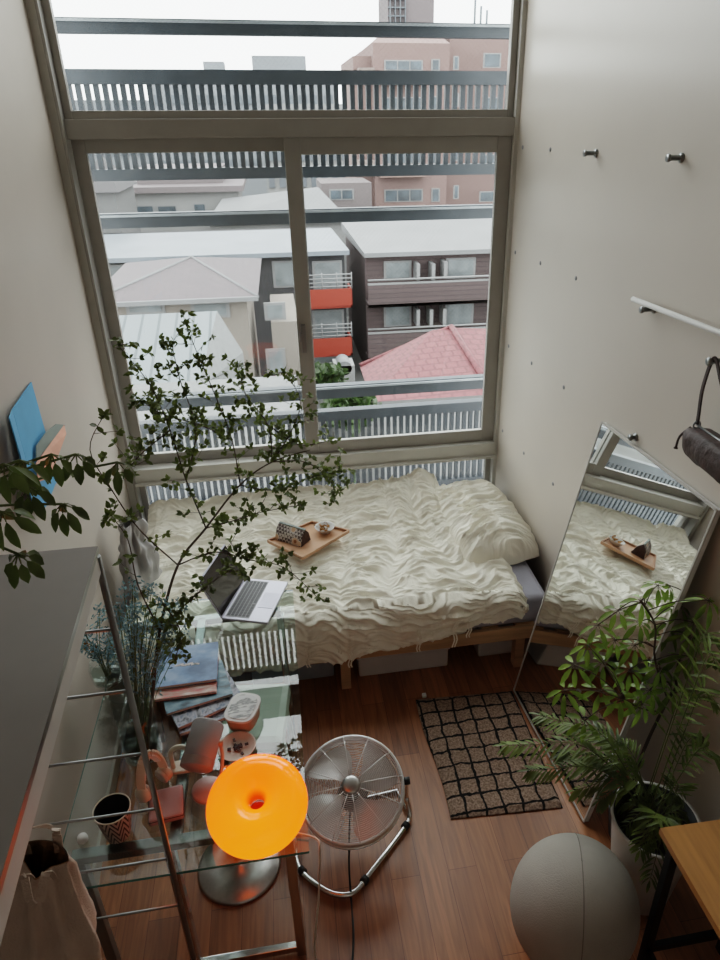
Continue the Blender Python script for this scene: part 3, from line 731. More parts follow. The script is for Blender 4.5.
# pillow
def pillowf(u, v):
    a = u*2-1; b = v*2-1
    e = max(0, (1-abs(a)**5)*(1-abs(b)**7))
    q = 1-.05*(abs(a)**3)*(abs(b)**3)
    x = 1.055+a*.235*q*(1-.03*b*b)-.05*b; y = 3.36+b*.37*q*(1-.03*a*a)+.03*a
    wr = ruche(x*.9+.3*y+4, y*1.2-.25*x+2, 1.1)
    return Vector((min(x, right_x(y)-.012), min(y, 3.765), .49+.06*(y-2.9)+.145*e**.5+wr*min(1, e*3+.3)))
def pillowb(u, v):
    p = pillowf(u, v); return Vector((p.x, p.y, min(p.z-.004, .50)))
pl = MB().grid(pillowf, 120, 200).grid(pillowb, 30, 40).build('pillow', M['duvet']); tag(pl, 'pillow in a cream ruched case against the right wall', 'pillow')
t2 = MB().box((1.13, 3.64, .50), (.20, .10, .05), Matrix.Rotation(.2, 3, 'Z'), bev=.02).build('flat_pillow', M['whitefab']); tag(t2, 'white pillow corner peeking out behind the ruched pillow', 'pillow')

# tray, patterned pouch, bowl
t = thing('serving_tray', 'small light wooden tray lying on the duvet', 'tray', (.05, 3.42, .56))
TZ = .60
q = [atz(*p, TZ) for p in ((268, 543), (303, 560), (349, 533), (312, 524))]
cen = sum(q, Vector())/4
m = MB(); lo = [m.bm.verts.new(v) for v in q]; hi = [m.bm.verts.new(v+Vector((0, 0, .008))) for v in q]
m.bm.faces.new(lo); m.bm.faces.new(hi)
for i in range(4): m.bm.faces.new((lo[i], lo[(i+1) % 4], hi[(i+1) % 4], hi[i]))
m.build('tray_board', M['traym'] if 'traym' in M else mat('tray_wood', (.50, .27, .15), .5, var=.1), t)
m = MB()
for i in range(4): m.bar(q[i]+Vector((0, 0, .012)), q[(i+1) % 4]+Vector((0, 0, .012)), .008, .018)
m.build('tray_rim', mat('tray_rim_wood', (.46, .25, .14), .5, var=.1), t)
def patmat():
    m, nt, out = newmat('gingham_flower_cloth')
    b = N(nt, 'ShaderNodeBsdfPrincipled'); L(nt, b.outputs[0], out.inputs[0]); b.inputs['Roughness'].default_value = .9
    tc = N(nt, 'ShaderNodeTexCoord'); ck = N(nt, 'ShaderNodeTexChecker'); ck.inputs['Scale'].default_value = 70
    ck.inputs['Color1'].default_value = (.55, .50, .46, 1); ck.inputs['Color2'].default_value = (.13, .10, .10, 1); L(nt, tc.outputs['Object'], ck.inputs['Vector'])
    vo = N(nt, 'ShaderNodeTexVoronoi'); vo.inputs['Scale'].default_value = 17; L(nt, tc.outputs['Object'], vo.inputs['Vector'])
    cr = N(nt, 'ShaderNodeValToRGB'); cr.color_ramp.interpolation = 'CONSTANT'
    cr.color_ramp.elements[0].color = (.30, .12, .06, 1); cr.color_ramp.elements[1].position = .2; cr.color_ramp.elements[1].color = (.62, .42, .28, 1)
    e = cr.color_ramp.elements.new(.36); e.color = (.7, .66, .6, 1)
    L(nt, vo.outputs['Distance'], cr.inputs[0])
    lt = N(nt, 'ShaderNodeMath', operation='LESS_THAN'); lt.inputs[1].default_value = .40; L(nt, vo.outputs['Distance'], lt.inputs[0])
    mx = N(nt, 'ShaderNodeMix', data_type='RGBA'); L(nt, lt.outputs[0], mx.inputs[0]); L(nt, ck.outputs[0], mx.inputs[6]); L(nt, cr.outputs[0], mx.inputs[7])
    L(nt, mx.outputs[2], b.inputs['Base Color']); return m
pc = atz(293, 541, TZ)+Vector((0, .0, 0))
ax = (atz(313, 548, TZ)-atz(277, 537, TZ)).normalized()
t = thing('patterned_pouch', 'checked and floral tent-shaped fabric pouch standing on the tray', 'pouch', pc+Vector((0, 0, .01)))
sd = Vector((-ax.y, ax.x, 0))
m = MB(); pf = [(-.045, 0), (-.045, .012), (-.03, .055), (-.004, .085), (.004, .085), (.03, .055), (.045, .012), (.045, 0)]
A_ = [m.bm.verts.new(pc+Vector((0, 0, .011))-ax*.085+sd*a+Vector((0, 0, b))) for a, b in pf]; B_ = [m.bm.verts.new(pc+Vector((0, 0, .011))+ax*.085+sd*a+Vector((0, 0, b))) for a, b in pf]
for i in range(8): m.bm.faces.new((A_[i], A_[(i+1) % 8], B_[(i+1) % 8], B_[i]))
m.bm.faces.new(A_); m.bm.faces.new(B_)
m.build('pouch_body', patmat(), t)
MB().bar(pc-ax*.08+Vector((0, 0, .098)), pc+ax*.09+Vector((0, 0, .098)), .012, .006).build('pouch_seam', M['greygreen'], t)
e1 = pc+ax*.088+Vector((0, 0, .011))
m = MB(); m.face([e1+sd*.045, e1-sd*.045, e1-sd*.03+Vector((0, 0, .055)), e1+Vector((0, 0, .087)), e1+sd*.03+Vector((0, 0, .055))]); m.build('pouch_gusset', M['leather'], t)
wc = atz(325, 533, TZ)+Vector((0, 0, .010))
t = thing('white_bowl', 'white bowl of dried leaves on the wooden tray', 'bowl', wc)
MB().lathe([(0, 0), (.03, 0), (.052, .028), (.056, .034), (.050, .030), (.028, .006), (0, .005)], wc, 32).build('bowl_shell', M['white'], t)
m = MB()
for i in range(26): m.leaf(wc+Vector((random.uniform(-.03, .03)-.01, random.uniform(-.03, .03)+.01, .012+random.random()*.03)), rv(), rv(), .03, .014)
tag(m.build('dried_leaves', M['flower']), 'dried brown leaves in the white bowl', 'leaves', kind='stuff')

# under-bed boxes
def sbox(a, b, label, col):
    t = thing('storage_box', label, 'storage box', ((a[0]+b[0])/2, (a[1]+b[1])/2, 0))
    MB().b2((a[0], a[1], 0.001), (b[0], b[1], b[2]-.03), bev=.012).build('box_body', col, t)
    MB().b2((a[0]-.008, a[1]-.008, b[2]-.03), (b[0]+.008, b[1]+.008, b[2]), bev=.008).build('box_lid', col, t)
sbox((.26, 2.80), (.75, 3.35, .155), 'white storage box under the middle of the bed', M['boxw'])
sbox((-.30, 2.83), (.13, 3.3, .14), 'bluish grey storage box under the bed beside the glass table', mat('blue_grey_box', (.30, .33, .37), .6))
sbox((.93, 2.84), (1.13, 3.3, .17), 'pale storage box under the right end of the bed', M['boxw'])

# ------------------------------------------------------------ mirror
BL = atz(514, 690, .012); TL = atw(602, 422, .024); TR = atw(718, 505, .024); BR = BL+(TR-TL); BR.z = .012
t = thing('leaning_mirror', 'large frameless-looking white edged mirror leaning on the right wall', 'mirror', (1.08, 2.2, 0))
ex = (BR-BL).normalized(); ey = (TL-BL).normalized(); en = ex.cross(ey).normalized()
if en.x > 0: en = -en
def mp(a, b, c=0): return BL+(BR-BL)*a+(TL-BL)*b+en*c
m = MB(); m.face([mp(.008, .004, .0012), mp(.992, .004, .0012), mp(.992, .996, .0012), mp(.008, .996, .0012)]); m.build('mirror_glass', M['mirror'], t)
m = MB(); f = [mp(0, 0), mp(1, 0), mp(1, 1), mp(0, 1)]; k = [p-en*.022 for p in f]
vf = [m.bm.verts.new(p) for p in f]; vk = [m.bm.verts.new(p) for p in k]; m.bm.faces.new(vf); m.bm.faces.new(vk)
for i in range(4): m.bm.faces.new((vf[i], vf[(i+1) % 4], vk[(i+1) % 4], vk[i]))
m.build('mirror_backing', M['white'], t)
m = MB()
for a, b in ((mp(0, 0), mp(1, 0)), (mp(1, 0), mp(1, 1)), (mp(1, 1), mp(0, 1)), (mp(0, 1), mp(0, 0))): m.bar(a+en*.001, b+en*.001, .007, .006, upv=en)
m.build('mirror_edge', M['slabedge'], t)

# ------------------------------------------------------------ rug
def rugf(u, v):
    x = .535+u*(1.035-.535); y = 1.885+v*(2.585-1.885); y += (-.03*u+.0)*(1)
    x += .012*math.sin(y*7)*(1-u); n = noise.noise(Vector((x*70, y*70, 0)))
    e = min(u, v, 1-u, 1-v)
    gx = ((x-.79)/.083) % 1; gy = ((y-2.2)/.082) % 1
    return Vector((x, y, .006+.012*min(1, e*25)+.004*n))
rg = MB().grid(rugf, 130, 180).build('rug', M['rug']); tag(rg, 'brown shaggy rug with a wobbly black grid on the wood floor', 'rug')
md = rg.modifiers.new('thickness', 'SOLIDIFY'); md.thickness = .005; md.offset = -1
m = MB()
for (a, b) in (((.565, 2.59), (.575, 2.61)),): m.b2((a[0], a[1], .004), (b[0]+.01, b[1], .02))
m.build('rug_tag', M['white'], rg)

# ------------------------------------------------------------ fan
FC = Vector((.125, 1.84, .335)); FN = Vector((-.07, -.36, .93)).normalized(); F = frameZ(FC, FN, (1, .05, 0))
t = thing('floor_fan', 'chrome floor fan with round wire grille tilted up on a tubular loop stand', 'fan', (.12, 1.8, 0))
def FP(x, y, z): return F @ Vector((x, y, z))
RF = .200
gr = MB()
for s, zz in ((1, .035), (-1, -.035)):
    for k in range(24 if s > 0 else 10):
        r = .04+(RF-.04)*k/(24 if s > 0 else 10); z = zz+s*.028*math.sqrt(max(0, 1-(r/RF)**2))
        gr.tube([FP(r*math.cos(a), r*math.sin(a), z) for a in [2*PI*q/56 for q in range(56)]], .0009, 4, closed=True)
    for k in range(12):
        a = 2*PI*k/12; pts = []
        for q in range(7):
            r = .035+(RF-.035)*q/6; pts.append(FP(r*math.cos(a), r*math.sin(a), zz+s*.028*math.sqrt(max(0, 1-(r/RF)**2))))
        gr.tube(pts, .0018, 5)
gr.build('wire_grille', M['wirem'], t)
rim = MB().tube([FP(RF*math.cos(a), RF*math.sin(a), .028) for a in [2*PI*q/64 for q in range(64)]], .006, 8, closed=True)
rim.tube([FP(RF*math.cos(a), RF*math.sin(a), -.028) for a in [2*PI*q/64 for q in range(64)]], .006, 8, closed=True)
rim.lathe([(RF, -.028), (RF+.003, 0), (RF, .028)], F, 64).build('grille_rim', M['wirem'], t)
MB().lathe([(0, .07), (.024, .07), (.034, .066), (.037, .058), (.037, .05)], F, 32).build('grille_badge', M['steel'], t)
for k in range(4):
    a0 = PI/2*k+.3; m = MB()
    def bl(u, v, a0=a0):
        r = .035+u*.152; wa = (.45+.35*math.sin(u*PI*.75)); a = a0+(v-.5)*wa*1.5+u*.25
        return FP(r*math.cos(a), r*math.sin(a), -.012+(v-.5)*.035)
    m.grid(bl, 10, 10).build('fan_blade', M['blade'], t)
MB().lathe([(0, .02), (.03, .018), (.038, 0), (.038, -.02), (.06, -.045), (.055, -.10), (.03, -.13), (0, -.13)], F, 32).build('motor_housing', M['darksteel'], t)
loop = smoothpts([(-.105, 1.93, .105), (-.118, 1.86, .03), (-.10, 1.76, .017), (-.02, 1.67, .017), (.04, 1.635, .017), (.10, 1.635, .017), (.16, 1.69, .017), (.33, 1.86, .017), (.37, 1.92, .025), (.36, 1.96, .10)], 6)
up1 = smoothpts([(-.105, 1.93, .105), (-.10, 1.90, .22), (-.092, 1.84, .335)], 5); up2 = smoothpts([(.36, 1.96, .10), (.352, 1.91, .22), (.345, 1.85, .335)], 5)
MB().tube(list(reversed(up1))[:-1]+loop+up2[1:], .0115, 10).build('stand_tube', M['chrome'], t)
m = MB().tube([(-.108, 1.93, .017), (-.10, 2.02, .0125), (.34, 2.06, .0125), (.362, 1.95, .02)], .009, 8)
m.build('rear_foot_tube', M['chrome'], t)
for c in ((.345, 1.878, .017), (.145, 1.675, .017), (-.095, 1.755, .017)):
    d = Vector((.17, .17, 0)).normalized() if c[0] > 0 else Vector((.6, -.8, 0)); c = Vector(c)
    MB().tube([c-d*.012, c+d*.012], .0165, 12).build('rubber_foot', M['black'], t)
for xx in (-.092, .345):
    c = Vector((xx, 1.845, .335)); e = Vector((.025 if xx < 0 else -.025, 0, 0)); MB().tube([c-e*.4, c+e*.6], .015, 12).build('pivot_knob', M['black'], t)
pc_ = FP(-.02, -.03, -.12)
mb = MB().tube(smoothpts([pc_, (.09, 1.70, .12), (.085, 1.62, .006), (.08, 1.50, .005), (.065, 1.40, .005), (.03, 1.25, .005), (-.02, 1.05, .005), (.02, .9, .005)], 6), .004, 7)
mb.build('power_cord', M['black'], t)

# ------------------------------------------------------------ glass table
TT = .72; tx0, tx1, ty0, ty1 = -.78, -.045, 1.345, 2.665
t = thing('glass_table', 'long glass topped table on chrome trestle legs beside the bed', 'table', (-.4, 2, 0))
m = MB(); m.b2((tx0, ty0, TT-.010), (tx1, ty1, TT))
m.bm.faces.ensure_lookup_table()
for f in m.bm.faces:
    c = f.calc_center_median()
    if abs(c.z-(TT-.005)) < .001: f.material_index = 1
m.build('table_top', [M['tglass'], M['tedge']], t)
m = MB()
for a, b in (((tx0+.03, ty0+.12), (tx1-.06, ty0+.12)), ((tx0+.03, ty1-.12), (tx1-.06, ty1-.12)), ((-.45, ty0+.12), (-.45, ty1-.12)),):
    m.bar((a[0], a[1], TT-.028), (b[0], b[1], TT-.028), .035, .03, bev=.003)
m.build('under_frame', M['darksteel'], t)
for y in (ty0+.12, ty1-.12):
    for x in (tx0+.05, -.47, -.11):
        MB().b2((x-.016, y-.016, 0.0), (x+.016, y+.016, TT-.044), bev=.002).build('leg', M['chrome'] if x > -.5 else M['darksteel'], t)
    MB().b2((-.454, y-.012, .02), (-.126, y+.012, .05), bev=.002).build('foot_rail', M['chrome'], t)
p = atz(83, 840, TT+.004); MB().lathe([(0, .018), (.014, .016), (.016, .004), (.016, 0)], p, 20).build('glass_clamp', M['white'], t)
# wooden support seen under the lamp
mb = MB().tube([(-.105, 1.55, .66), (-.105, 1.55, .02)], .003, 5)

# green stool under the table
t = thing('green_stool', 'pale green plastic stool under the glass table', 'stool', (-.24, 2.2, 0))
MB().box((-.24, 2.2, .42), (.27, .34, .07), Matrix.Rotation(-.12, 3, 'Z'), bev=.033).build('seat', M['greenseat'], t)
for sx in (-1, 1):
    for sy in (-1, 1): MB().tube([(-.24+sx*.11, 2.2+sy*.15, .405), (-.24+sx*.14, 2.2+sy*.18, 0)], .013, 8).build('leg', M['greenseat'], t)

# round steel base
bc = Vector((-.34, 1.83, 0))
t = thing('steel_pedestal', 'round brushed steel pedestal disc on the floor under the glass table', 'pedestal', bc)
MB().lathe([(0, 0), (.158, 0), (.163, .006), (.163, .014), (.155, .02), (.09, .034), (.03, .045), (.02, .06)], bc, 56).build('base_disc', M['steel'], t)
MB().lathe([(.02, .055), (.018, .60), (.018, .61)], bc, 20).build('pole', M['chrome'], t)
MB().lathe([(0, .61), (.05, .61), (.06, .62), (.06, .63), (0, .632)], bc, 32).build('cap_plate', M['chrome'], t)

# ------------------------------------------------------------ donut lamp
LC = Vector((-.19, 1.465, .806)); LN = Vector((-.02, -.26, 1)).normalized()
t = thing('donut_lamp', 'glowing orange glass ring lamp on the near end of the glass table', 'lamp', (LC.x, LC.y, TT))
FLm = frameZ(LC, LN)
prof = [(.0865+.0665*math.cos(a), .0665*math.sin(a)) for a in [2*PI*k/36 for k in range(37)]]
o = MB().lathe(prof, Matrix.Identity(4), 72).build('lamp_shade', M['lamp'], t)
for v in o.data.vertices: v.co = v.co+wloc(t)
o.matrix_local = Matrix.Translation(LC-wloc(t)) @ FLm.to_3x3().to_4x4()
MB().lathe([(0, TT+.0005), (.055, TT+.0005), (.058, TT+.006), (.05, TT+.012), (.022, TT+.014), (.022, TT+.07), (0, TT+.072)], (LC.x, LC.y+.0, 0), 32).build('lamp_base', mat('orange_lamp_base', (.55, .13, .01), .3), t)
MB().tube(smoothpts([(-.08, 1.40, .735), (-.02, 1.375, .727), (-.015, 1.345, .70), (-.03, 1.34, .5), (-.06, 1.35, .2), (-.045, 1.38, .01), (-.01, 1.33, .005), (-.02, 1.20, .005), (.0, 1.0, .005)], 7), .0033, 7).build('lamp_cord', M['cable_w'], t)

# ------------------------------------------------------------ laptop
A0 = Vector((-.36, 2.49, TT+.001)); hd = (Vector((-.265, 2.77, TT))-A0); hd.z = 0; hd.normalize(); dd = Vector((hd.y, -hd.x, 0))
t = thing('laptop', 'open grey laptop with a dark screen on the far end of the glass table', 'laptop', A0+hd*.15+dd*.1)
R3 = Matrix((hd, dd, Vector((0, 0, 1)))).transposed()
if R3.determinant() < 0: R3 = Matrix((hd, dd, Vector((0, 0, 1)))).transposed()
W_, D_ = .30, .21
m = MB(); m.bar(A0+hd*W_/2+Vector((0, 0, .008)), A0+hd*W_/2+dd*D_+Vector((0, 0, .008)), W_, .013, bev=.004); m.build('laptop_base', M['lav'], t)
kb = MB(); kz = .0155
for r in range(6):
    nk = 14
    for k in range(nk):
        if r == 5 and 4 < k < 9: continue
        c = A0+hd*(.02+(k+.5)*.26/nk)+dd*(.016+(r+.5)*.017)+Vector((0, 0, kz)); kb.bar(c-dd*.0065, c+dd*.0065, .0155, .0015)
c = A0+hd*.155+dd*(.016+5.5*.017)+Vector((0, 0, kz)); kb.bar(c-dd*.0065, c+dd*.0065, .07, .0015)
kp = MB(); c = A0+hd*W_/2+dd*.067+Vector((0, 0, .0148)); kp.bar(c-dd*.054, c+dd*.054, .272, .001); kp.build('key_bed', M['grey'], t)
kb.build('keyboard', M['keys'], t)
c = A0+hd*W_/2+dd*.165+Vector((0, 0, .0150)); MB().bar(c-dd*.035, c+dd*.035, .11, .0012).build('trackpad', mat('trackpad', (.44, .44, .52), .3, .4), t)
sdv = (Vector((0, 0, 1))*math.cos(.42)-dd*math.sin(.42))
m = MB(); S0 = A0+hd*W_/2+Vector((0, 0, .014)); m.bar(S0, S0+sdv*.20, W_, .006, upv=dd, bev=.002); m.build('laptop_lid', M['lav'], t)
nrm = sdv.cross(hd).normalized(); nrm = nrm if nrm.dot(dd) > 0 else -nrm
m = MB(); m.bar(S0+sdv*.006+nrm*.004, S0+sdv*.194+nrm*.004, W_-.010, .001, upv=nrm); m.build('screen', M['screen'], t)

# ------------------------------------------------------------ magazines
def magmat(name, cols, scale, seed):
    m, nt, out = newmat(name); b = N(nt, 'ShaderNodeBsdfPrincipled'); L(nt, b.outputs[0], out.inputs[0]); b.inputs['Roughness'].default_value = .3
    tc = N(nt, 'ShaderNodeTexCoord'); mpn = N(nt, 'ShaderNodeMapping'); mpn.inputs['Location'].default_value = (seed, seed*2, 0); mpn.inputs['Scale'].default_value = scale; L(nt, tc.outputs['Object'], mpn.inputs[0])
    nz = N(nt, 'ShaderNodeTexNoise'); nz.inputs['Scale'].default_value = 1; nz.inputs['Detail'].default_value = 3; L(nt, mpn.outputs[0], nz.inputs['Vector'])
    cr = N(nt, 'ShaderNodeValToRGB'); cr.color_ramp.elements[0].color = cols[0]+(1,); cr.color_ramp.elements[0].position = .36; cr.color_ramp.elements[1].color = cols[-1]+(1,); cr.color_ramp.elements[1].position = .66
    for i, c in enumerate(cols[1:-1]): e = cr.color_ramp.elements.new(.36+.3*(i+1)/(len(cols)-1)); e.color = c+(1,)
    L(nt, nz.outputs['Fac'], cr.inputs[0]); L(nt, cr.outputs[0], b.inputs['Base Color']); return m
page = mat('page_edges', (.6, .58, .54), .8, var=.1, nscale=300)
def magazine(cx, cy, z, w, d, h, rot, m, label):
    t = thing('magazine', label, 'magazine', (cx, cy, z), 'magazines stacked on the glass table')
    R = Matrix.Rotation(rot, 3, 'Z')
    MB().box((cx, cy, z+h/2), (w-.004, d-.004, h-.002), R).build('pages', page, t)
    MB().box((cx, cy, z+h-.0006), (w, d, .0012), R).box((cx, cy, z+.0006), (w, d, .0012), R).box(Vector((cx, cy, z+h/2))+R @ Vector((-w/2, 0, 0)), (.0012, d, h), R).build('cover', m, t)
z = TT+.0005
blues = magmat('cover_sky', [(.07, .13, .24), (.16, .27, .45), (.30, .40, .55)], (9, 14, 9), 2)
magazine(-.385, 1.985, z, .24, .19, .014, .32, magmat('cover_a', [(.04, .05, .07), (.4, .42, .5), (.12, .18, .3), (.5, .45, .42)], (34, 60, 9), 5), 'magazine with a busy blue and white cover at the bottom of the stack')
magazine(-.40, 2.01, z+.015, .25, .19, .014, .42, magmat('cover_b', [(.03, .03, .04), (.35, .36, .42), (.08, .12, .2)], (40, 26, 9), 9), 'magazine with a grey-white cover, second from the bottom')
magazine(-.43, 2.06, z+.030, .24, .20, .013, .26, magmat('cover_c', [(.03, .06, .08), (.10, .2, .26), (.25, .36, .42)], (15, 30, 9), 12), 'magazine with a dark teal cover, third from the bottom')
magazine(-.475, 2.10, z+.044, .25, .20, .012, .02, magmat('cover_d', [(.6, .12, .12), (.55, .30, .24), (.7, .6, .55)], (12, 50, 9), 15), 'magazine with a reddish cover just beneath the blue one')
magazine(-.468, 2.155, z+.057, .235, .215, .014, .03, blues, 'magazine with a blue sky and mountain cover on top of the stack')
m = MB()
for k in range(7): m.box((-.46+.012*k-.04, 2.15+.004*math.sin(k*2), z+.0718), (.02, .008, .0006), Matrix.Rotation(.3*math.sin(k*1.7), 3, 'Z'))
pk = m.build('mountain_print', mat('mountain_ink', (.62, .56, .52), .5), [o for o in C.objects if o.name.startswith('magazine')][-1])

# tin, dish, spotlight, headphones, pot
tc_ = Vector((-.248, 1.90, TT))
t = thing('butter_dish', 'small tan oval box with a white lid on the glass table', 'container', tc_)
def oval(mb, c, a, b, z0, z1, rot, fl=1.):
    n = 40; R = Matrix.Rotation(rot, 3, 'Z'); rings = []
    for z, s in ((z0, .94), (z0, 1), (z1, fl), (z1, fl*.96)):
        rings.append([mb.bm.verts.new(Vector((c.x, c.y, z))+R @ Vector((math.copysign(abs(math.cos(q))**.6, math.cos(q))*a*s, math.copysign(abs(math.sin(q))**.6, math.sin(q))*b*s, 0))) for q in [2*PI*j/n for j in range(n)]])
    for A1, B1 in zip(rings, rings[1:]):
        for j in range(n): f = mb.bm.faces.new((A1[j], A1[(j+1) % n], B1[(j+1) % n], B1[j])); f.smooth = False
    mb.bm.faces.new(rings[0]); mb.bm.faces.new(rings[-1]); return mb
oval(MB(), tc_, .048, .060, TT+.0005, TT+.052, -.35, 1.1).build('box_body', mat('tan_body', (.42, .30, .21), .5), t)
oval(MB(), tc_, .056, .069, TT+.052, TT+.062, -.35, 1.0).build('box_lid', M['white'], t)
lid = oval(MB(), tc_, .045, .058, TT+.062, TT+.0635, -.35, 1.0).build('lid_panel', magmat('lid_print', [(.6, .6, .6), (.62, .62, .6), (.1, .1, .1), (.62, .6, .58)], (20, 60, 9), 3), t)
dc = atz(237, 748, TT+.01)
t = thing('trinket_dish', 'shallow cream dish holding small dark trinkets behind the orange lamp', 'dish', (dc.x, dc.y, TT))
MB().lathe([(0, .001), (.035, .001), (.062, .016), (.066, .022), (.060, .019), (.034, .006), (0, .005)], (dc.x, dc.y, TT), 36).build('dish_body', mat('cream_dish', (.55, .49, .42), .5), t)
tr_ = MB()
for i in range(14):
    a = random.random()*6.28; r = random.random()*.035; tr_.box((dc.x+r*math.cos(a), dc.y+r*math.sin(a), TT+.012+random.random()*.006), (.012, .008, .006), Matrix.Rotation(a, 3, 'Z'), bev=.001)
tag(tr_.build('trinkets', M['leather']), 'dark small trinkets lying in the cream dish', 'trinkets', kind='stuff')

s0 = atz(208, 792, TT)
t = thing('spotlight_lamp', 'grey cylindrical spot lamp on a round pale base left of the orange lamp', 'lamp', (s0.x, s0.y, TT))
MB().lathe([(0, .0005), (.048, .0005), (.05, .004), (.05, .016), (.045, .02), (0, .02)], (s0.x, s0.y, TT), 36).build('base', mat('rosy_base', (.40, .28, .25), .4), t)
hA = atz(196, 769, TT+.09); hB = atz(209, 722, TT+.15)
hB = hA+(hB-hA).normalized()*.150
Fs = frameZ(hA, hB-hA); ln = (hB-hA).length
MB().lathe([(0, 0), (.046, 0), (.052, .006), (.052, ln-.006), (.048, ln), (0, ln)], Fs, 40).build('head', mat('spot_grey', (.30, .28, .28), .55, var=.02), t)
MB().lathe([(.053, .003), (.0535, .02), (.053, .03)], Fs, 40).build('head_ring', mat('spot_ring', (.24, .19, .17), .4), t)
mid = (hA+hB)/2
MB().tube(smoothpts([mid+Vector((.056, 0, 0)), mid+Vector((.062, -.03, -.03)), (s0.x+.046, s0.y-.0, TT+.05), (s0.x+.04, s0.y, TT+.018)], 5), .006, 8).tube([mid+Vector((.04, 0, 0)), mid+Vector((.065, 0, 0))], .01, 10).build('bracket_arm', mat('spot_arm', (.45, .3, .2), .4), t)

p0 = atz(167, 808, TT)
t = thing('pink_case', 'flat dusty pink case lying under the headphones on the table', 'case', (p0.x, p0.y, TT))
MB().box((p0.x, p0.y, TT+.014), (.105, .115, .027), Matrix.Rotation(.12, 3, 'Z'), bev=.008).build('case_body', M['pink'], t)
MB().box((p0.x, p0.y, TT+.020), (.107, .117, .002), Matrix.Rotation(.12, 3, 'Z')).build('case_seam', M['leather'], t)
t = thing('headphones', 'ivory over-ear headphones standing on the pink case', 'headphones', (p0.x, p0.y+.02, TT+.03))
hc = Vector((p0.x-.035, p0.y+.045, TT+.055))
def band(c, w, h, rot, n=18):
    R = Matrix.Rotation(rot, 3, 'Z'); return [c+R @ Vector((w*math.cos(PI*k/n), 0, h*math.sin(PI*k/n))) for k in range(n+1)]
m = MB(); bp_ = band(hc, .048, .145, .9)
for a, b in zip(bp_, bp_[1:]): m.bar(a, b, .026, .007, upv=(.1, 1, 0))
m.build('headband', M['ivory'], t)
m = MB(); bp2 = band(hc, .041, .128, .9)
for a, b in zip(bp2[4:-4], bp2[5:-3]): m.bar(a, b, .02, .006, upv=(.1, 1, 0))
m.build('headband_pad', M['white'], t)
for sgn in (-1, 1):
    R = Matrix.Rotation(.9, 3, 'Z'); c = hc+R @ Vector((sgn*.046, 0, -.0)); ax2 = R @ Vector((sgn, 0, .1))
    cup = MB().lathe([(0, .016), (.020, .014), (.027, .007), (.028, -.006), (.022, -.010)], frameZ(c+Vector((0, 0, .012)), ax2), 28).build('ear_cup', M['ivory'], t)
    MB().lathe([(.023, -.009), (.027, -.015), (.021, -.021), (.013, -.017), (0, -.016)], frameZ(c+Vector((0, 0, .012)), ax2), 28).build('ear_pad', mat('ear_pad', (.5, .44, .38), .8), cup)
t = thing('second_headband', 'small rounded ivory arch beside the headphones as their second band', 'headphone band', atz(183, 768, TT))  # this ivory arch stands for the second band of the headphones
c = atz(183, 768, TT); m = MB(); pts = [(-.03, 0), (-.03, .055), (-.022, .078), (0, .088), (.022, .078), (.03, .055), (.03, 0)]
m.tube(smoothpts([c+Vector((a, 0, b+.012)) for a, b in pts], 4), .0085, 8).build('arch', M['ivory'], t)
MB().box(c+Vector((0, 0, .006)), (.085, .05, .012), bev=.004).build('foot', M['ivory'], t)

pc2 = Vector((-.615, 1.50, TT))
def potpat():
    m, nt, out = newmat('black_white_zigzag'); b = N(nt, 'ShaderNodeBsdfPrincipled'); L(nt, b.outputs[0], out.inputs[0]); b.inputs['Roughness'].default_value = .5
    tc = N(nt, 'ShaderNodeTexCoord'); sp = N(nt, 'ShaderNodeSeparateXYZ'); L(nt, tc.outputs['Object'], sp.inputs[0])
    at2 = N(nt, 'ShaderNodeMath', operation='ARCTAN2'); L(nt, sp.outputs[1], at2.inputs[0]); L(nt, sp.outputs[0], at2.inputs[1])
    pp = N(nt, 'ShaderNodeMath', operation='PINGPONG'); pp.inputs[1].default_value = PI/8; L(nt, at2.outputs[0], pp.inputs[0])
    ml = N(nt, 'ShaderNodeMath', operation='MULTIPLY'); ml.inputs[1].default_value = .13; L(nt, pp.outputs[0], ml.inputs[0])
    ad = N(nt, 'ShaderNodeMath', operation='ADD'); L(nt, ml.outputs[0], ad.inputs[0]); L(nt, sp.outputs[2], ad.inputs[1])
    dv_ = N(nt, 'ShaderNodeMath', operation='DIVIDE'); dv_.inputs[1].default_value = .03; L(nt, ad.outputs[0], dv_.inputs[0])
    fr = N(nt, 'ShaderNodeMath', operation='FRACT'); L(nt, dv_.outputs[0], fr.inputs[0])
    lt = N(nt, 'ShaderNodeMath', operation='LESS_THAN'); lt.inputs[1].default_value = .42; L(nt, fr.outputs[0], lt.inputs[0])
    mx = N(nt, 'ShaderNodeMix', data_type='RGBA'); L(nt, lt.outputs[0], mx.inputs[0]); mx.inputs[6].default_value = (.50, .44, .40, 1); mx.inputs[7].default_value = (.015, .013, .013, 1)
    L(nt, mx.outputs[2], b.inputs['Base Color']); return m
t = thing('patterned_pot', 'pot with a black and white zigzag pattern and dark inside on the table', 'pot', pc2)
MB().lathe([(0, .001), (.030, .001), (.036, .006), (.052, .11), (.054, .118), (.051, .118)], pc2, 40).build('pot_wall', potpat(), t)
MB().lathe([(.051, .118), (.047, .10), (.034, .02), (0, .016)], pc2, 40).build('pot_inside', M['black'], t)
MB().tube([pc2+Vector((.0525*math.cos(a), .0525*math.sin(a), .118)) for a in [2*PI*k/40 for k in range(40)]], .0022, 6, closed=True).build('pot_rim', M['ivory'], t)

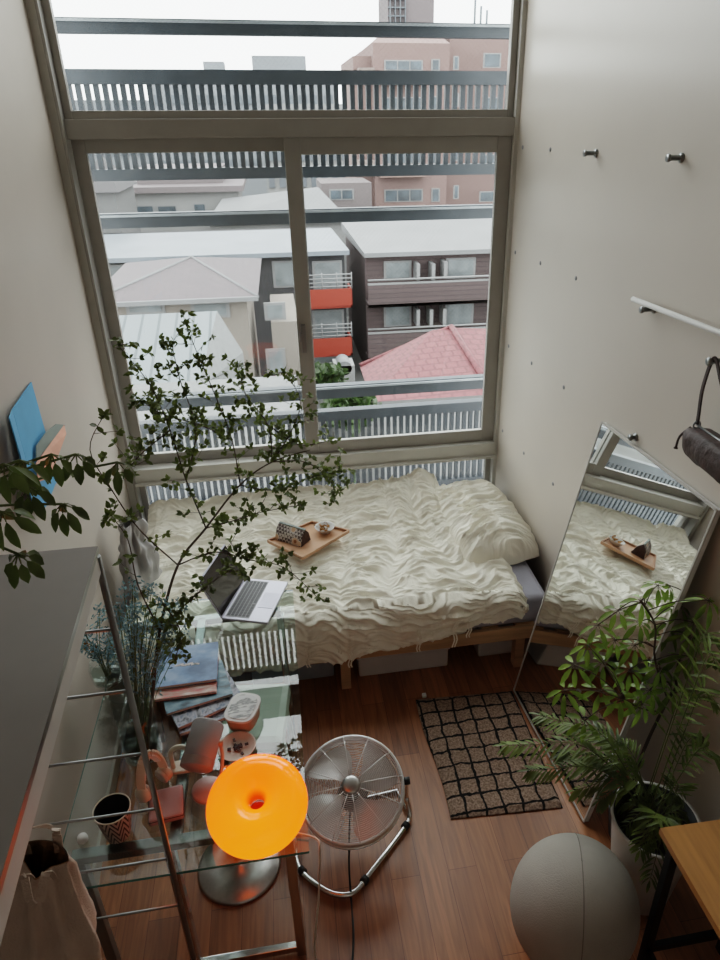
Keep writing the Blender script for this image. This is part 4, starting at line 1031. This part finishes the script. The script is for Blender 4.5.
# ------------------------------------------------------------ vases
def vase(c, prof, wl, label):
    t = thing('glass_vase', label, 'vase', c)
    MB().lathe(prof, c, 40).build('vase_glass', M['cglass'], t)
    r = prof[2][0]*.93
    MB().lathe([(0, .008), (r, .008), (r, wl), (0, wl)], c, 32).build('vase_water', M['water'], t)
    return t
v1 = Vector((-.585, 1.80, TT+.001))
vase(v1, [(0, 0), (.055, 0), (.062, .01), (.064, .30), (.061, .30), (.059, .02), (0, .016)], .12, 'tall clear glass vase holding the leafy branch on the glass table')
v2 = Vector((-.775, 2.19, TT+.001))
vase(v2, [(0, 0), (.045, 0), (.055, .015), (.060, .07), (.05, .11), (.046, .11), (.054, .07), (.05, .02), (0, .012)], .06, 'small round glass vase with orange flowers near the left wall')

# ------------------------------------------------------------ tall leafy branch
def branch_plant():
    B = MB(); Lf = MB()
    def twig_leaves(pts, dens, ln):
        for a, b in zip(pts, pts[1:]):
            k = max(1, int((b-a).length*dens))
            for i in range(k):
                p = a+(b-a)*random.random(); d = (b-a).normalized()+rv(1.1); Lf.leaf(p, d, Vector((0, -.5, 1))+rv(.7), ln*random.uniform(.6, 1.25), ln*.55*random.uniform(.7, 1.2))
    def whorl(p, d, n, ln):
        for i in range(n): Lf.leaf(p, d*.5+rv(1.), Vector((0, -.5, 1))+rv(.7), ln*random.uniform(.6, 1.2), ln*.58)
    def P(l): return smoothpts([aty(*q) for q in l], 5)
    main = P([(146, 766, 1.80), (152, 700, 1.83), (160, 630, 1.95), (178, 565, 2.10), (206, 528, 2.22), (240, 485, 2.35), (272, 462, 2.42), (310, 450, 2.50)])
    B.tube(main, [.0065-.0045*i/len(main) for i in range(len(main))], 7)
    subs = [
     [(240, 485, 2.35), (232, 440, 2.35), (215, 395, 2.35), (200, 360, 2.35), (186, 325, 2.35)],
     [(206, 528, 2.22), (186, 480, 2.2), (170, 430, 2.18), (150, 385, 2.15), (118, 345, 2.1)],
     [(186, 480, 2.2), (196, 430, 2.25), (180, 380, 2.25), (172, 345, 2.25)],
     [(178, 565, 2.10), (140, 530, 2.0), (112, 490, 1.95), (90, 450, 1.9), (104, 415, 1.9)],
     [(272, 462, 2.42), (268, 425, 2.45), (246, 395, 2.45), (238, 365, 2.5)],
     [(272, 462, 2.42), (292, 430, 2.5), (300, 400, 2.5), (285, 372, 2.55)],
     [(232, 440, 2.35), (200, 425, 2.3), (165, 415, 2.3), (140, 400, 2.3)],
     [(240, 485, 2.35), (275, 490, 2.4), (310, 478, 2.45), (340, 470, 2.5)],
     [(272, 462, 2.42), (305, 462, 2.5), (330, 480, 2.5), (335, 500, 2.5)],
     [(206, 528, 2.22), (236, 520, 2.25), (262, 512, 2.3), (300, 505, 2.3)],
     [(178, 565, 2.10), (215, 552, 2.1), (250, 560, 2.1), (285, 568, 2.15), (318, 598, 2.2)],
     [(160, 630, 1.95), (190, 600, 1.98), (222, 575, 2.0), (240, 570, 2.05)],
     [(160, 630, 1.95), (138, 585, 1.9), (128, 540, 1.9), (110, 515, 1.85)],
     [(170, 430, 2.18), (140, 455, 2.1), (125, 475, 2.1)],
     [(160, 600, 1.97), (180, 630, 1.9), (175, 660, 1.85)],
     [(268, 425, 2.45), (300, 445, 2.5), (330, 440, 2.55)],
    ]
    for si_, s in enumerate(subs):
        thin = .25 if si_ in (3, 12) else 1.
        pts = P(s); B.tube(pts, [.0028-.0018*i/len(pts) for i in range(len(pts))], 5, cap=False)
        n = len(pts)
        for i in [q_ for q_ in range(int(n*.12), n) for _ in (0, 1)]:
            if random.random() < .8*thin:
                p = pts[i]; d = rv(); d.z = abs(d.z)*.6; d = d.normalized(); e = p+d*random.uniform(.03, .085)
                mid_ = (p+e)/2+rv(.008); B.tube([p, mid_, e], .0009, 4, cap=False)
                whorl(e, d, random.randint(4, 6), .0245); whorl(mid_, d, random.randint(2, 3), .0225)
            if random.random() < .5*thin: whorl(pts[i], rv(), 3, .022)
        whorl(pts[-1], (pts[-1]-pts[-2]).normalized(), 6, .024)
    t = thing('leafy_branch', 'tall wispy branch with many small green leaves in the glass vase', 'branch', v1+Vector((0, 0, .02)))
    B.build('stems', M['stem'], t); Lf.build('foliage', M['leaf_small'], t)
branch_plant()

def bouquet(name, c, cx, cy, yy, rx, ry, nst, mleaf, label, ln, extra=None):
    t = thing(name, label, 'flowers', c+Vector((0, 0, .02)))
    S = MB(); Lf = MB(); Fl = MB()
    for i in range(nst):
        a = random.random()*6.28; r = math.sqrt(random.random())
        e = aty(cx+rx*r*math.cos(a), cy+ry*r*math.sin(a), yy+random.uniform(-.1, .1))
        b = c+Vector((random.uniform(-.02, .02), random.uniform(-.02, .02), .02)); m1 = b.lerp(e, .55)+rv(.012); m1.x += (c.x-m1.x)*.4
        pts = smoothpts([b, m1, e], 5); S.tube(pts, .0013, 4, cap=False)
        for p in pts[5:]:
            for k in range(5): Lf.leaf(p+rv(.012), rv(), rv(), ln*random.uniform(.6, 1.3), ln*.4)
        for k in range(9): Lf.leaf(e+rv(.022), rv(), rv(), ln*random.uniform(.6, 1.2), ln*.45)
        if extra and i % extra == 0:
            for k in range(22):
                d = rv().normalized(); Fl.leaf(e, d, rv(), .02, .012)
    S.build('stems', M['gstem'], t); Lf.build('foliage', mleaf, t)
    if extra: Fl.build('blossoms', M['flower'], t)
    else: Fl.bm.free()
bouquet('dried_bouquet', v1, 146, 622, 1.95, 42, 42, 44, M['leaf_teal'], 'blue-grey dried flower stems sharing the tall vase with the branch', .017)
bouquet('flower_bunch', v2, 96, 632, 2.12, 22, 26, 14, M['leaf_teal'], 'small bunch with orange-brown blossoms in the small glass vase', .017, 3)

# crumpled sheer bag on the left end of the bed
def crump(u, v):
    th = 2*PI*u; z = v
    r = (.09+.02*math.sin(3*th+1)+.013*math.sin(7*th))*(1-.5*z**2)
    p = Vector((-.805+r*.85*math.cos(th), 3.06+r*1.2*math.sin(th), .60+z*.34))
    return p+Vector((math.cos(th), math.sin(th), 0))*.03*noise.noise(Vector((math.cos(th)*3, math.sin(th)*3, z*5)))
m = MB().grid(crump, 60, 40); o = m.build('cloth_bag', M['bagm']); tag(o, 'crumpled grey cloth bag standing on the left end of the bed by the wall', 'bag')

# ------------------------------------------------------------ rack at left
RZ = 1.90
c0 = atz(98, 546, RZ); c1 = atz(0, 880, RZ); dirr = (c1-c0).normalized(); c2 = c0+dirr*1.25
lxA = left_x(c0.y)+.004; lxB = left_x(c2.y)+.004
t = thing('storage_rack', 'tall rack with a flat grey-white top board and wire ladder side at left', 'rack', (-.6, .7, 0))
def slab(z0, z1, ins, m, name):
    mb = MB(); q = [(c0.x-ins, c0.y-ins*.3), (c2.x-ins, c2.y), (lxB, c2.y), (lxA, c0.y-ins*.3)]
    lo = [mb.bm.verts.new((p[0], p[1], z0)) for p in q]; hi = [mb.bm.verts.new((p[0], p[1], z1)) for p in q]
    mb.bm.faces.new(lo); mb.bm.faces.new(hi)
    for i in range(4):
        f = mb.bm.faces.new((lo[i], lo[(i+1) % 4], hi[(i+1) % 4], hi[i])); f.material_index = 1
    return mb.build(name, m, t)
slab(RZ-.012, RZ, 0, [M['slab'], M['darksteel']], 'top_board')
slab(RZ-.055, RZ-.0125, .003, [M['slabedge'], M['slabedge']], 'board_rail')
yr = c0.y; px_ = c0.x
MB().tube([(px_-.005, yr-.006, RZ-.02), (px_-.012, yr-.006, 0)], .0075, 10).build('post', M['darksteel'], t)
MB().tube([(lxA+.03, yr-.006, RZ-.056), (lxA+.03, yr-.006, 0)], .0075, 10).build('post', M['darksteel'], t)
MB().tube([(c2.x-.01, c2.y+.006, RZ-.056), (c2.x-.01, c2.y+.006, 0)], .0075, 10).build('post', M['darksteel'], t)
MB().tube([(lxB+.03, c2.y+.006, RZ-.056), (lxB+.03, c2.y+.006, 0)], .0075, 10).build('post', M['darksteel'], t)
for (qx, qy) in ((107, 628), (127, 689), (132, 753), (148, 808), (158, 858), (166, 905)):
    z = aty(qx, qy, yr).z; MB().tube([(px_-.008, yr-.006, z), (lxA+.03, yr-.006, z)], .0036, 8).build('rung', M['darksteel'], t)
for z in (.35, .75, 1.15, 1.55):
    MB().tube([(c2.x-.01, c2.y+.006, z), (lxB+.03, c2.y+.006, z)], .0036, 8).build('rung', M['darksteel'], t)

# blue and peach paper on the left wall
t = thing('blue_card', 'tall folded blue card hanging on the left wall above the rack', 'card', atl(34, 450, .01))
m = MB(); m.face([atl(12, 410, .02), atl(31, 382, .006), atl(45, 432, .006), atl(56, 482, .006), atl(46, 506, .02), atl(38, 514, .03), atl(26, 462, .03)]); m.build('sheet', M['blue'], t, solid=.004)
m = MB(); m.face([atl(12, 410, .024), atl(26, 462, .034), atl(38, 514, .034), atl(33, 505, .05), atl(20, 455, .05), atl(9, 418, .04)]); m.build('folded_edge', M['blue'], t, solid=.003)
t = thing('paper_cone', 'rolled peach and grey paper cone in front of the blue card on the left wall', 'paper', atl(48, 455, .04))
m = MB(); m.face([atl(64, 425, .04), atl(66, 434, .06), atl(50, 478, .075), atl(38, 482, .06), atl(36, 463, .045)]); m.build('outer_leaf', M['peach'], t, solid=.003)
m = MB(); m.face([atl(36, 460, .036), atl(36, 446, .036), atl(46, 432, .036), atl(56, 424, .036), atl(65, 425, .038), atl(60, 436, .042)]); m.build('inner_leaf', M['greygreen'], t, solid=.003)

# umbrella plant on rack
def umbel(S, Lf, base, hub, nl, ln, wd, tilt, dr=0.):
    pts = smoothpts([base, (base+hub)/2+Vector((0, 0, .02)), hub], 5); S.tube(pts, .0022, 5)
    n = Vector(tilt).normalized(); F2 = frameZ(hub, n)
    off = random.random()*6
    for k in range(nl):
        a = off+2*PI*k/nl+random.uniform(-.15, .15); d = (F2.to_3x3() @ Vector((math.cos(a), math.sin(a), -.35))-Vector((0, 0, dr))).normalized()
        stem = hub+d*.015; S.tube([hub, stem], .0012, 4, cap=False)
        Lf.leaf(stem, d-Vector((0, 0, .25)), n, ln*random.uniform(.75, 1.1), wd, .18, .35)
pp_ = Vector((c0.x-.215, c0.y-.27, RZ))
t = thing('potted_umbrella_plant', 'umbrella plant with drooping dark leaves in a brown pot on the rack', 'potted plant', pp_)
MB().lathe([(0, .001), (.045, .001), (.05, .01), (.066, .10), (.069, .105), (.062, .10), (.055, .08), (0, .078)], pp_, 36).build('pot', M['potb'], t)
MB().lathe([(0, .085), (.056, .083)], pp_, 24).build('soil', M['soil'], t)
S = MB(); Lf = MB(); tp = pp_+Vector((0, 0, .085))
S.tube(smoothpts([tp, tp+Vector((.01, .02, .06)), tp+Vector((.03, .06, .12))], 5), .005, 7)
crown = tp+Vector((.02, .05, .10))
for (qx, qy, yy, nl, ln) in ((20, 468, 1.02, 7, .045), (52, 462, 1.08, 6, .040), (76, 462, 1.12, 6, .042), (118, 470, 1.16, 5, .042), (62, 512, 1.06, 7, .045), (28, 495, 1.0, 7, .045), (18, 562, .93, 8, .042), (4, 472, .96, 6, .045), (2, 520, .92, 6, .045)):
    umbel(S, Lf, crown, aty(qx, qy-8, yy), nl, ln, .017, (random.uniform(-.3, .3), -.5+random.uniform(-.2, .2), .9), .75)
S.build('stems', M['gstem'], t); Lf.build('foliage', M['leaf_umb'], t)

# ------------------------------------------------------------ tote bag
t = thing('tote_bag', 'open beige canvas tote bag hanging below the rack at the lower left', 'tote bag', (-.6, .95, .95))
def P3(px, py, z): return atz(px, py, z)
rings_px = [
 (1.34, [(18, 849), (26, 842), (40, 840), (54, 842), (64, 849), (68, 860), (62, 864), (50, 868), (36, 880), (30, 872), (22, 860), (16, 854)]),
 (1.28, [(14, 862), (24, 850), (40, 848), (56, 850), (68, 858), (73, 872), (66, 880), (54, 888), (38, 900), (28, 893), (18, 880), (12, 868)]),
 (1.18, [(8, 890), (20, 870), (40, 866), (58, 868), (76, 880), (82, 900), (74, 912), (58, 922), (42, 930), (26, 925), (10, 915), (4, 900)]),
 (1.06, [(0, 930), (20, 890), (42, 886), (64, 888), (88, 905), (98, 932), (88, 950), (66, 962), (42, 968), (20, 965), (0, 955), (-8, 940)]),
 (.94, [(-6, 960), (20, 915), (44, 910), (66, 912), (90, 925), (100, 955), (90, 980), (66, 992), (42, 998), (18, 995), (-4, 985), (-12, 972)]),
 (.90, [(10, 965), (24, 940), (44, 935), (60, 938), (75, 945), (80, 960), (75, 975), (60, 980), (42, 982), (24, 980), (14, 975), (8, 970)]),
]
def loftrings(mb, R, K=5, closed_bottom=True, mi=0):
    fine = []
    for z, ring in R:
        n = len(ring); pts = [P3(a, b, z) for a, b in ring]; out = []
        for i in range(n):
            p0, p1, p2, p3 = pts[i-1], pts[i], pts[(i+1) % n], pts[(i+2) % n]
            for k in range(K):
                s = k/K; out.append(.5*((2*p1)+(-p0+p2)*s+(2*p0-5*p1+4*p2-p3)*s*s+(-p0+3*p1-3*p2+p3)*s**3))
        fine.append(out)
    sub = []
    for A1, B1 in zip(fine, fine[1:]):
        for k in range(4): sub.append([a.lerp(b, k/4) for a, b in zip(A1, B1)])
    sub.append(fine[-1]); n = len(sub[0]); V = []
    for r_i, rg_ in enumerate(sub):
        cen = sum(rg_, Vector())/n; row = []
        for i, p in enumerate(rg_):
            fold = .010*math.sin(i*.9+r_i*.15)*min(1, r_i/4)+.004*noise.noise(p*22); row.append(mb.bm.verts.new(p+(p-cen).normalized()*fold))
        V.append(row)
    for A1, B1 in zip(V, V[1:]):
        for i in range(n): f = mb.bm.faces.new((A1[i], A1[(i+1) % n], B1[(i+1) % n], B1[i])); f.smooth = True; f.material_index = mi
    if closed_bottom: mb.bm.faces.new(V[-1])
m = MB(); loftrings(m, rings_px); m.build('bag_body', M['tote'], t)
inner = [(z-.001, [(40+(a-40)*.93, cy_+(b-cy_)*.93) for a, b in ring]) for (z, ring), cy_ in zip(rings_px[:4], (858, 872, 898, 930))]
m = MB(); loftrings(m, inner, closed_bottom=True); m.build('bag_lining', M['totein'], t)
for (a, b, o2) in (((24, 845), (56, 843), 1), ((30, 874), (50, 870), -1)):
    pa, pb = P3(*a, 1.335), P3(*b, 1.335)
    pts = smoothpts([pa-Vector((0, 0, .03)), pa+Vector((0, .015*o2, .02)), pa.lerp(pb, .3)+Vector((0, .05*o2, -.01)), pa.lerp(pb, .7)+Vector((0, .05*o2, -.02)), pb+Vector((0, .015*o2, .015)), pb-Vector((0, 0, .03))], 5)
    m = MB()
    for p, q in zip(pts, pts[1:]): m.bar(p, q, .018, .002, upv=(0, 1, .2))
    m.build('handle', M['tote'], t)
sc_ = P3(44, 960, .895); t = thing('added_stool', 'unseen tall grey stool added as support under the tote bag at the lower left', 'stool', (sc_.x, sc_.y, 0))  # unseen stool, added only to hold up the tote bag
MB().lathe([(0, .865), (.085, .865), (.09, .87), (.09, .89), (.085, .895), (0, .895)], (sc_.x, sc_.y, 0), 32).build('seat', M['grey'], t)
for a in range(4): MB().tube([(sc_.x+.06*math.cos(a*PI/2+.78), sc_.y+.06*math.sin(a*PI/2+.78), .864), (sc_.x+.10*math.cos(a*PI/2+.78), sc_.y+.10*math.sin(a*PI/2+.78), 0)], .01, 8).build('leg', M['darksteel'], t)

# ------------------------------------------------------------ exercise-ball seat
BC = Vector((.835, 1.32, .245))
t = thing('ball_seat', 'large round seat ball in a grey-beige fabric cover on the floor', 'ball', (BC.x, BC.y, 0))
def bf(u, v):
    th = 2*PI*u; ph = PI*v; r = .218
    z = math.cos(ph); rr = math.sin(ph); zz = z*.245
    if zz < -.222: zz = -.222-(zz+.222)*.3
    p = Vector((BC.x+r*rr*math.cos(th), BC.y+r*rr*math.sin(th), BC.z+zz-.012))
    return p
MB().grid(bf, 160, 60).build('cover', M['pouf'], t)
for th in (math.radians(-108), math.radians(72)):
    MB().tube([Vector((BC.x+.2188*math.sin(ph)*math.cos(th), BC.y+.2188*math.sin(ph)*math.sin(th), BC.z-.012+.2458*math.cos(ph))) for ph in [.0+PI*.85*k/30 for k in range(31)]], .0016, 5).build('seam', M['seamm'], t)
MB().lathe([(0, 0.0005), (.11, .0005), (.12, .014), (.10, .02), (0, .02)], (BC.x, BC.y, 0), 36).build('ring_foot', M['grey'], t)

# ------------------------------------------------------------ side table right
t = thing('side_table', 'oak topped side table with black metal legs in the lower right corner', 'table', (1.2, 1.0, 0))
q0 = atz(660, 828, .70); xw = right_x(q0.y)-.015
q1 = Vector((q0.x+.0, q0.y, 0)); ln_ = .75
m = MB(); yA, yB = q0.y, q0.y-ln_
pl4 = [(q0.x, yA), (xw, yA-.01), (right_x(yB)-.015, yB), (q0.x+.012, yB)]
lo = [m.bm.verts.new((a, b, .675)) for a, b in pl4]; hi = [m.bm.verts.new((a, b, .70)) for a, b in pl4]
m.bm.faces.new(lo); m.bm.faces.new(hi)
for i in range(4): m.bm.faces.new((lo[i], lo[(i+1) % 4], hi[(i+1) % 4], hi[i]))
m.build('table_top', M['bench'], t)
for (x, y) in ((q0.x+.035, yA-.04), (xw-.06, yA-.04), (q0.x+.035, yB+.05), (xw-.03, yB+.05)):
    MB().b2((x-.014, y-.014, 0), (x+.014, y+.014, .674), bev=.002).build('leg', M['blackm'], t)
for a_, b_ in (((q0.x+.05, yA-.05, .10), (xw-.075, yA-.03, .13)), ((q0.x+.025, yB+.064, .10), (q0.x+.045, yA-.055, .13)), ((q0.x+.05, yA-.05, .645), (xw-.075, yA-.03, .672))):
    MB().b2(a_, b_).build('leg_brace', M['blackm'], t)

# ------------------------------------------------------------ big white pot + palm
PC = Vector((1.185, 1.465, 0))
t = thing('potted_palm', 'feathery green palm growing in a large white pot by the right wall', 'potted plant', PC)
MB().lathe([(0, .001), (.095, .001), (.105, .012), (.148, .38), (.156, .415), (.158, .42), (.146, .42), (.14, .36), (0, .355)], PC, 56).build('pot', M['potw'], t)
MB().lathe([(.147, .419), (.140, .419), (.134, .375), (0, .372)], PC, 56).build('inner_pot', M['black'], t)
MB().lathe([(0, .385), (.07, .383), (.133, .378)], PC, 30).build('soil', M['soil'], t)
def frond(S, Lf, pts, ln, wd, npair, seg=7):
    P_ = smoothpts(pts, seg); S.tube(P_, [.0024-.0016*i/len(P_) for i in range(len(P_))], 5, cap=False)
    n = len(P_); st_ = int(n*.3)
    for k in range(npair):
        f = st_+(n-1-st_)*k/npair; i = int(f); p = P_[i].lerp(P_[min(i+1, n-1)], f-i); d = (P_[min(i+1, n-1)]-P_[max(i-1, 0)]).normalized()
        s = d.cross(Vector((0, 0, 1))); s = s.normalized() if s.length > .05 else Vector((1, 0, 0))
        taper = math.sin(PI*(.15+.8*k/npair))
        for sg in (-1, 1):
            Lf.leaf(p, d*.75+s*sg*.8-Vector((0, 0, .25))+rv(.12), Vector((0, 0, 1))+rv(.25), ln*(.55+.55*taper), wd, .12, .3)
    Lf.leaf(P_[-1], (P_[-1]-P_[-2]), Vector((0, 0, 1)), ln*.7, wd)
def A3(px, py, y): return aty(px, py, y)
S = MB(); Lf = MB(); b0_ = PC+Vector((0, 0, .385))
tips = [((505, 745, 1.72), 16), ((540, 715, 1.80), 16), ((530, 770, 1.66), 15), ((565, 725, 1.80), 14), ((575, 790, 1.6), 12), ((600, 735, 1.75), 14), ((600, 800, 1.55), 12), ((560, 752, 1.7), 15), ((585, 760, 1.68), 13),
        ((716, 640, 1.62), 15), ((712, 700, 1.55), 14), ((722, 760, 1.45), 14), ((700, 735, 1.6), 13), ((690, 690, 1.7), 13), ((650, 880, 1.28), 10), ((640, 850, 1.34), 10), ((675, 800, 1.5), 12), ((720, 668, 1.5), 13)]
for (tx, ty, tyy), n in tips:
    e = A3(tx, ty, tyy); e.x = min(e.x, right_x(e.y)-.03); st0 = b0_+Vector((random.uniform(-.05, .05), random.uniform(-.05, .05), 0))
    apex = st0.lerp(e, .55); apex.z = max(e.z, st0.z+.12)+.07
    frond(S, Lf, [st0, st0.lerp(apex, .55)+Vector((0, 0, .04)), apex, e.lerp(apex, .35), e], .075, .011, int(n*1.3))
for k in range(8):
    a = k*.8; e = b0_+Vector((.12*math.cos(a), .12*math.sin(a), .02)); frond(S, Lf, [b0_, b0_+Vector((.05*math.cos(a), .05*math.sin(a), .10)), e], .06, .010, 9)
clampx(S, .02).build('stems', M['gstem'], t); clampx(Lf).build('foliage', M['leaf_palm'], t)

# bright umbrella tree behind
UC = Vector((1.235, 1.69, 0))
t = thing('umbrella_tree', 'bright green umbrella tree with long leaf fingers in front of the mirror', 'potted plant', UC)
MB().lathe([(0, .001), (.055, .001), (.062, .01), (.082, .17), (.085, .185), (.076, .18), (.07, .15), (0, .15)], UC, 36).build('pot', mat('dark_grey_pot', (.06, .06, .065), .5), t)
MB().lathe([(0, .16), (.072, .158)], UC, 24).build('soil', M['soil'], t)
S = MB(); Lf = MB(); b0_ = UC+Vector((0, 0, .16))
tr1 = smoothpts([b0_, A3(640, 760, 1.72), A3(668, 700, 1.74), A3(690, 672, 1.78)], 6); tr1 = [Vector((min(p.x, right_x(p.y)-.05), p.y, p.z)) for p in tr1]
S.tube(tr1, [.008-.004*i/len(tr1) for i in range(len(tr1))], 8)
tr2 = smoothpts([A3(668, 700, 1.74), A3(655, 660, 1.76), A3(655, 625, 1.8), A3(640, 600, 1.82)], 6); S.tube(tr2, .004, 7)
tr3 = smoothpts([A3(660, 712, 1.73), A3(640, 708, 1.68), A3(625, 700, 1.66)], 5); S.tube(tr3, .0035, 7)
hubs = [((620, 697, 1.66), 7, .085, (-.2, -.6, .8)), ((642, 704, 1.66), 8, .09, (0, -.7, .7)), ((642, 600, 1.86), 7, .075, (0, -.4, .9)), ((658, 585, 1.88), 7, .07, (0, -.3, .95)), ((618, 610, 1.85), 6, .08, (-.3, -.3, .9)),
        ((588, 645, 1.82), 7, .085, (-.4, -.3, .9)), ((575, 665, 1.80), 7, .085, (-.4, -.4, .8)), ((603, 662, 1.8), 7, .08, (-.2, -.3, .9)), ((635, 645, 1.8), 7, .08, (-.1, -.3, .9)), ((668, 625, 1.82), 7, .085, (.1, -.3, .9)), ((690, 635, 1.75), 7, .085, (.1, -.3, .9)),
        ((660, 668, 1.74), 8, .08, (0, -.4, .9)), ((700, 622, 1.74), 6, .08, (.1, -.3, .9)), ((650, 690, 1.72), 7, .08, (0, -.4, .9)), ((598, 625, 1.86), 6, .08, (-.2, -.2, 1)), ((712, 600, 1.7), 6, .08, (.1, -.4, .9)), ((680, 660, 1.76), 7, .08, (0, -.4, .9)), ((615, 640, 1.84), 7, .08, (0, -.4, .9)), ((565, 690, 1.76), 7, .085, (-.4, -.3, .9)), ((630, 670, 1.76), 8, .085, (-.1, -.4, .9)), ((705, 655, 1.72), 7, .08, (.1, -.4, .9)), ((640, 622, 1.84), 7, .08, (0, -.3, .9)), ((672, 690, 1.70), 7, .085, (.1, -.5, .8)), ((600, 690, 1.72), 6, .08, (-.2, -.4, .9)), ((680, 605, 1.80), 6, .075, (.1, -.3, .9)), ((585, 720, 1.66), 6, .08, (-.2, -.5, .8))]
allp = tr1[4:]+tr2+tr3
for (hx_, hy_, yy), nl, ln, tl in hubs:
    hub = A3(hx_, hy_, yy); hub.x = min(hub.x, right_x(hub.y)-.05); base_ = min(allp, key=lambda p: (p-hub).length)
    umbel(S, Lf, base_, hub, nl, ln*1.08, .021, tl, .15)
clampx(S, .02).build('stems', M['stem'], t); clampx(Lf).build('foliage', M['leaf_bright'], t)

# small dark pot on plant stool between
t0c = Vector((1.29, 1.95, 0))

# ------------------------------------------------------------ camera, light, world
cam = bpy.data.cameras.new('camera'); co = bpy.data.objects.new('camera', cam); C.objects.link(co)
Rm = Matrix(((_x[0], -_x[1], -_x[2]), (_y[0], -_y[1], -_y[2]), (_up[0], -_up[1], -_up[2])))
co.matrix_world = Matrix.Translation(CAM) @ Rm.to_4x4()
cam.sensor_fit = 'VERTICAL'; cam.sensor_height = 36; cam.sensor_width = 27; cam.lens = FL/960*36
cam.shift_x = -(PX-360)/960; cam.shift_y = 0; cam.clip_start = .02; cam.clip_end = 1000
bpy.context.scene.camera = co

w = bpy.data.worlds.new('world'); bpy.context.scene.world = w; w.use_nodes = True; nt = w.node_tree; nt.nodes.clear()
wo = nt.nodes.new('ShaderNodeOutputWorld'); bg = nt.nodes.new('ShaderNodeBackground'); L(nt, bg.outputs[0], wo.inputs[0])
bg.inputs[0].default_value = (.87, .90, .90, 1); bg.inputs[1].default_value = 2.6
pa = bpy.data.lights.new('window_portal', 'AREA'); pa.shape = 'RECTANGLE'; pa.size = 2.1; pa.size_y = 3.9
pa.cycles.is_portal = True
pob = bpy.data.objects.new('window_portal', pa); C.objects.link(pob); pob.location = (.16, YW+.2, 2.33); pob.rotation_euler = (-PI/2, 0, 0)
vs = bpy.context.scene.view_settings
vs.view_transform = 'Filmic'; vs.look = 'Medium High Contrast'; vs.exposure = 1.2
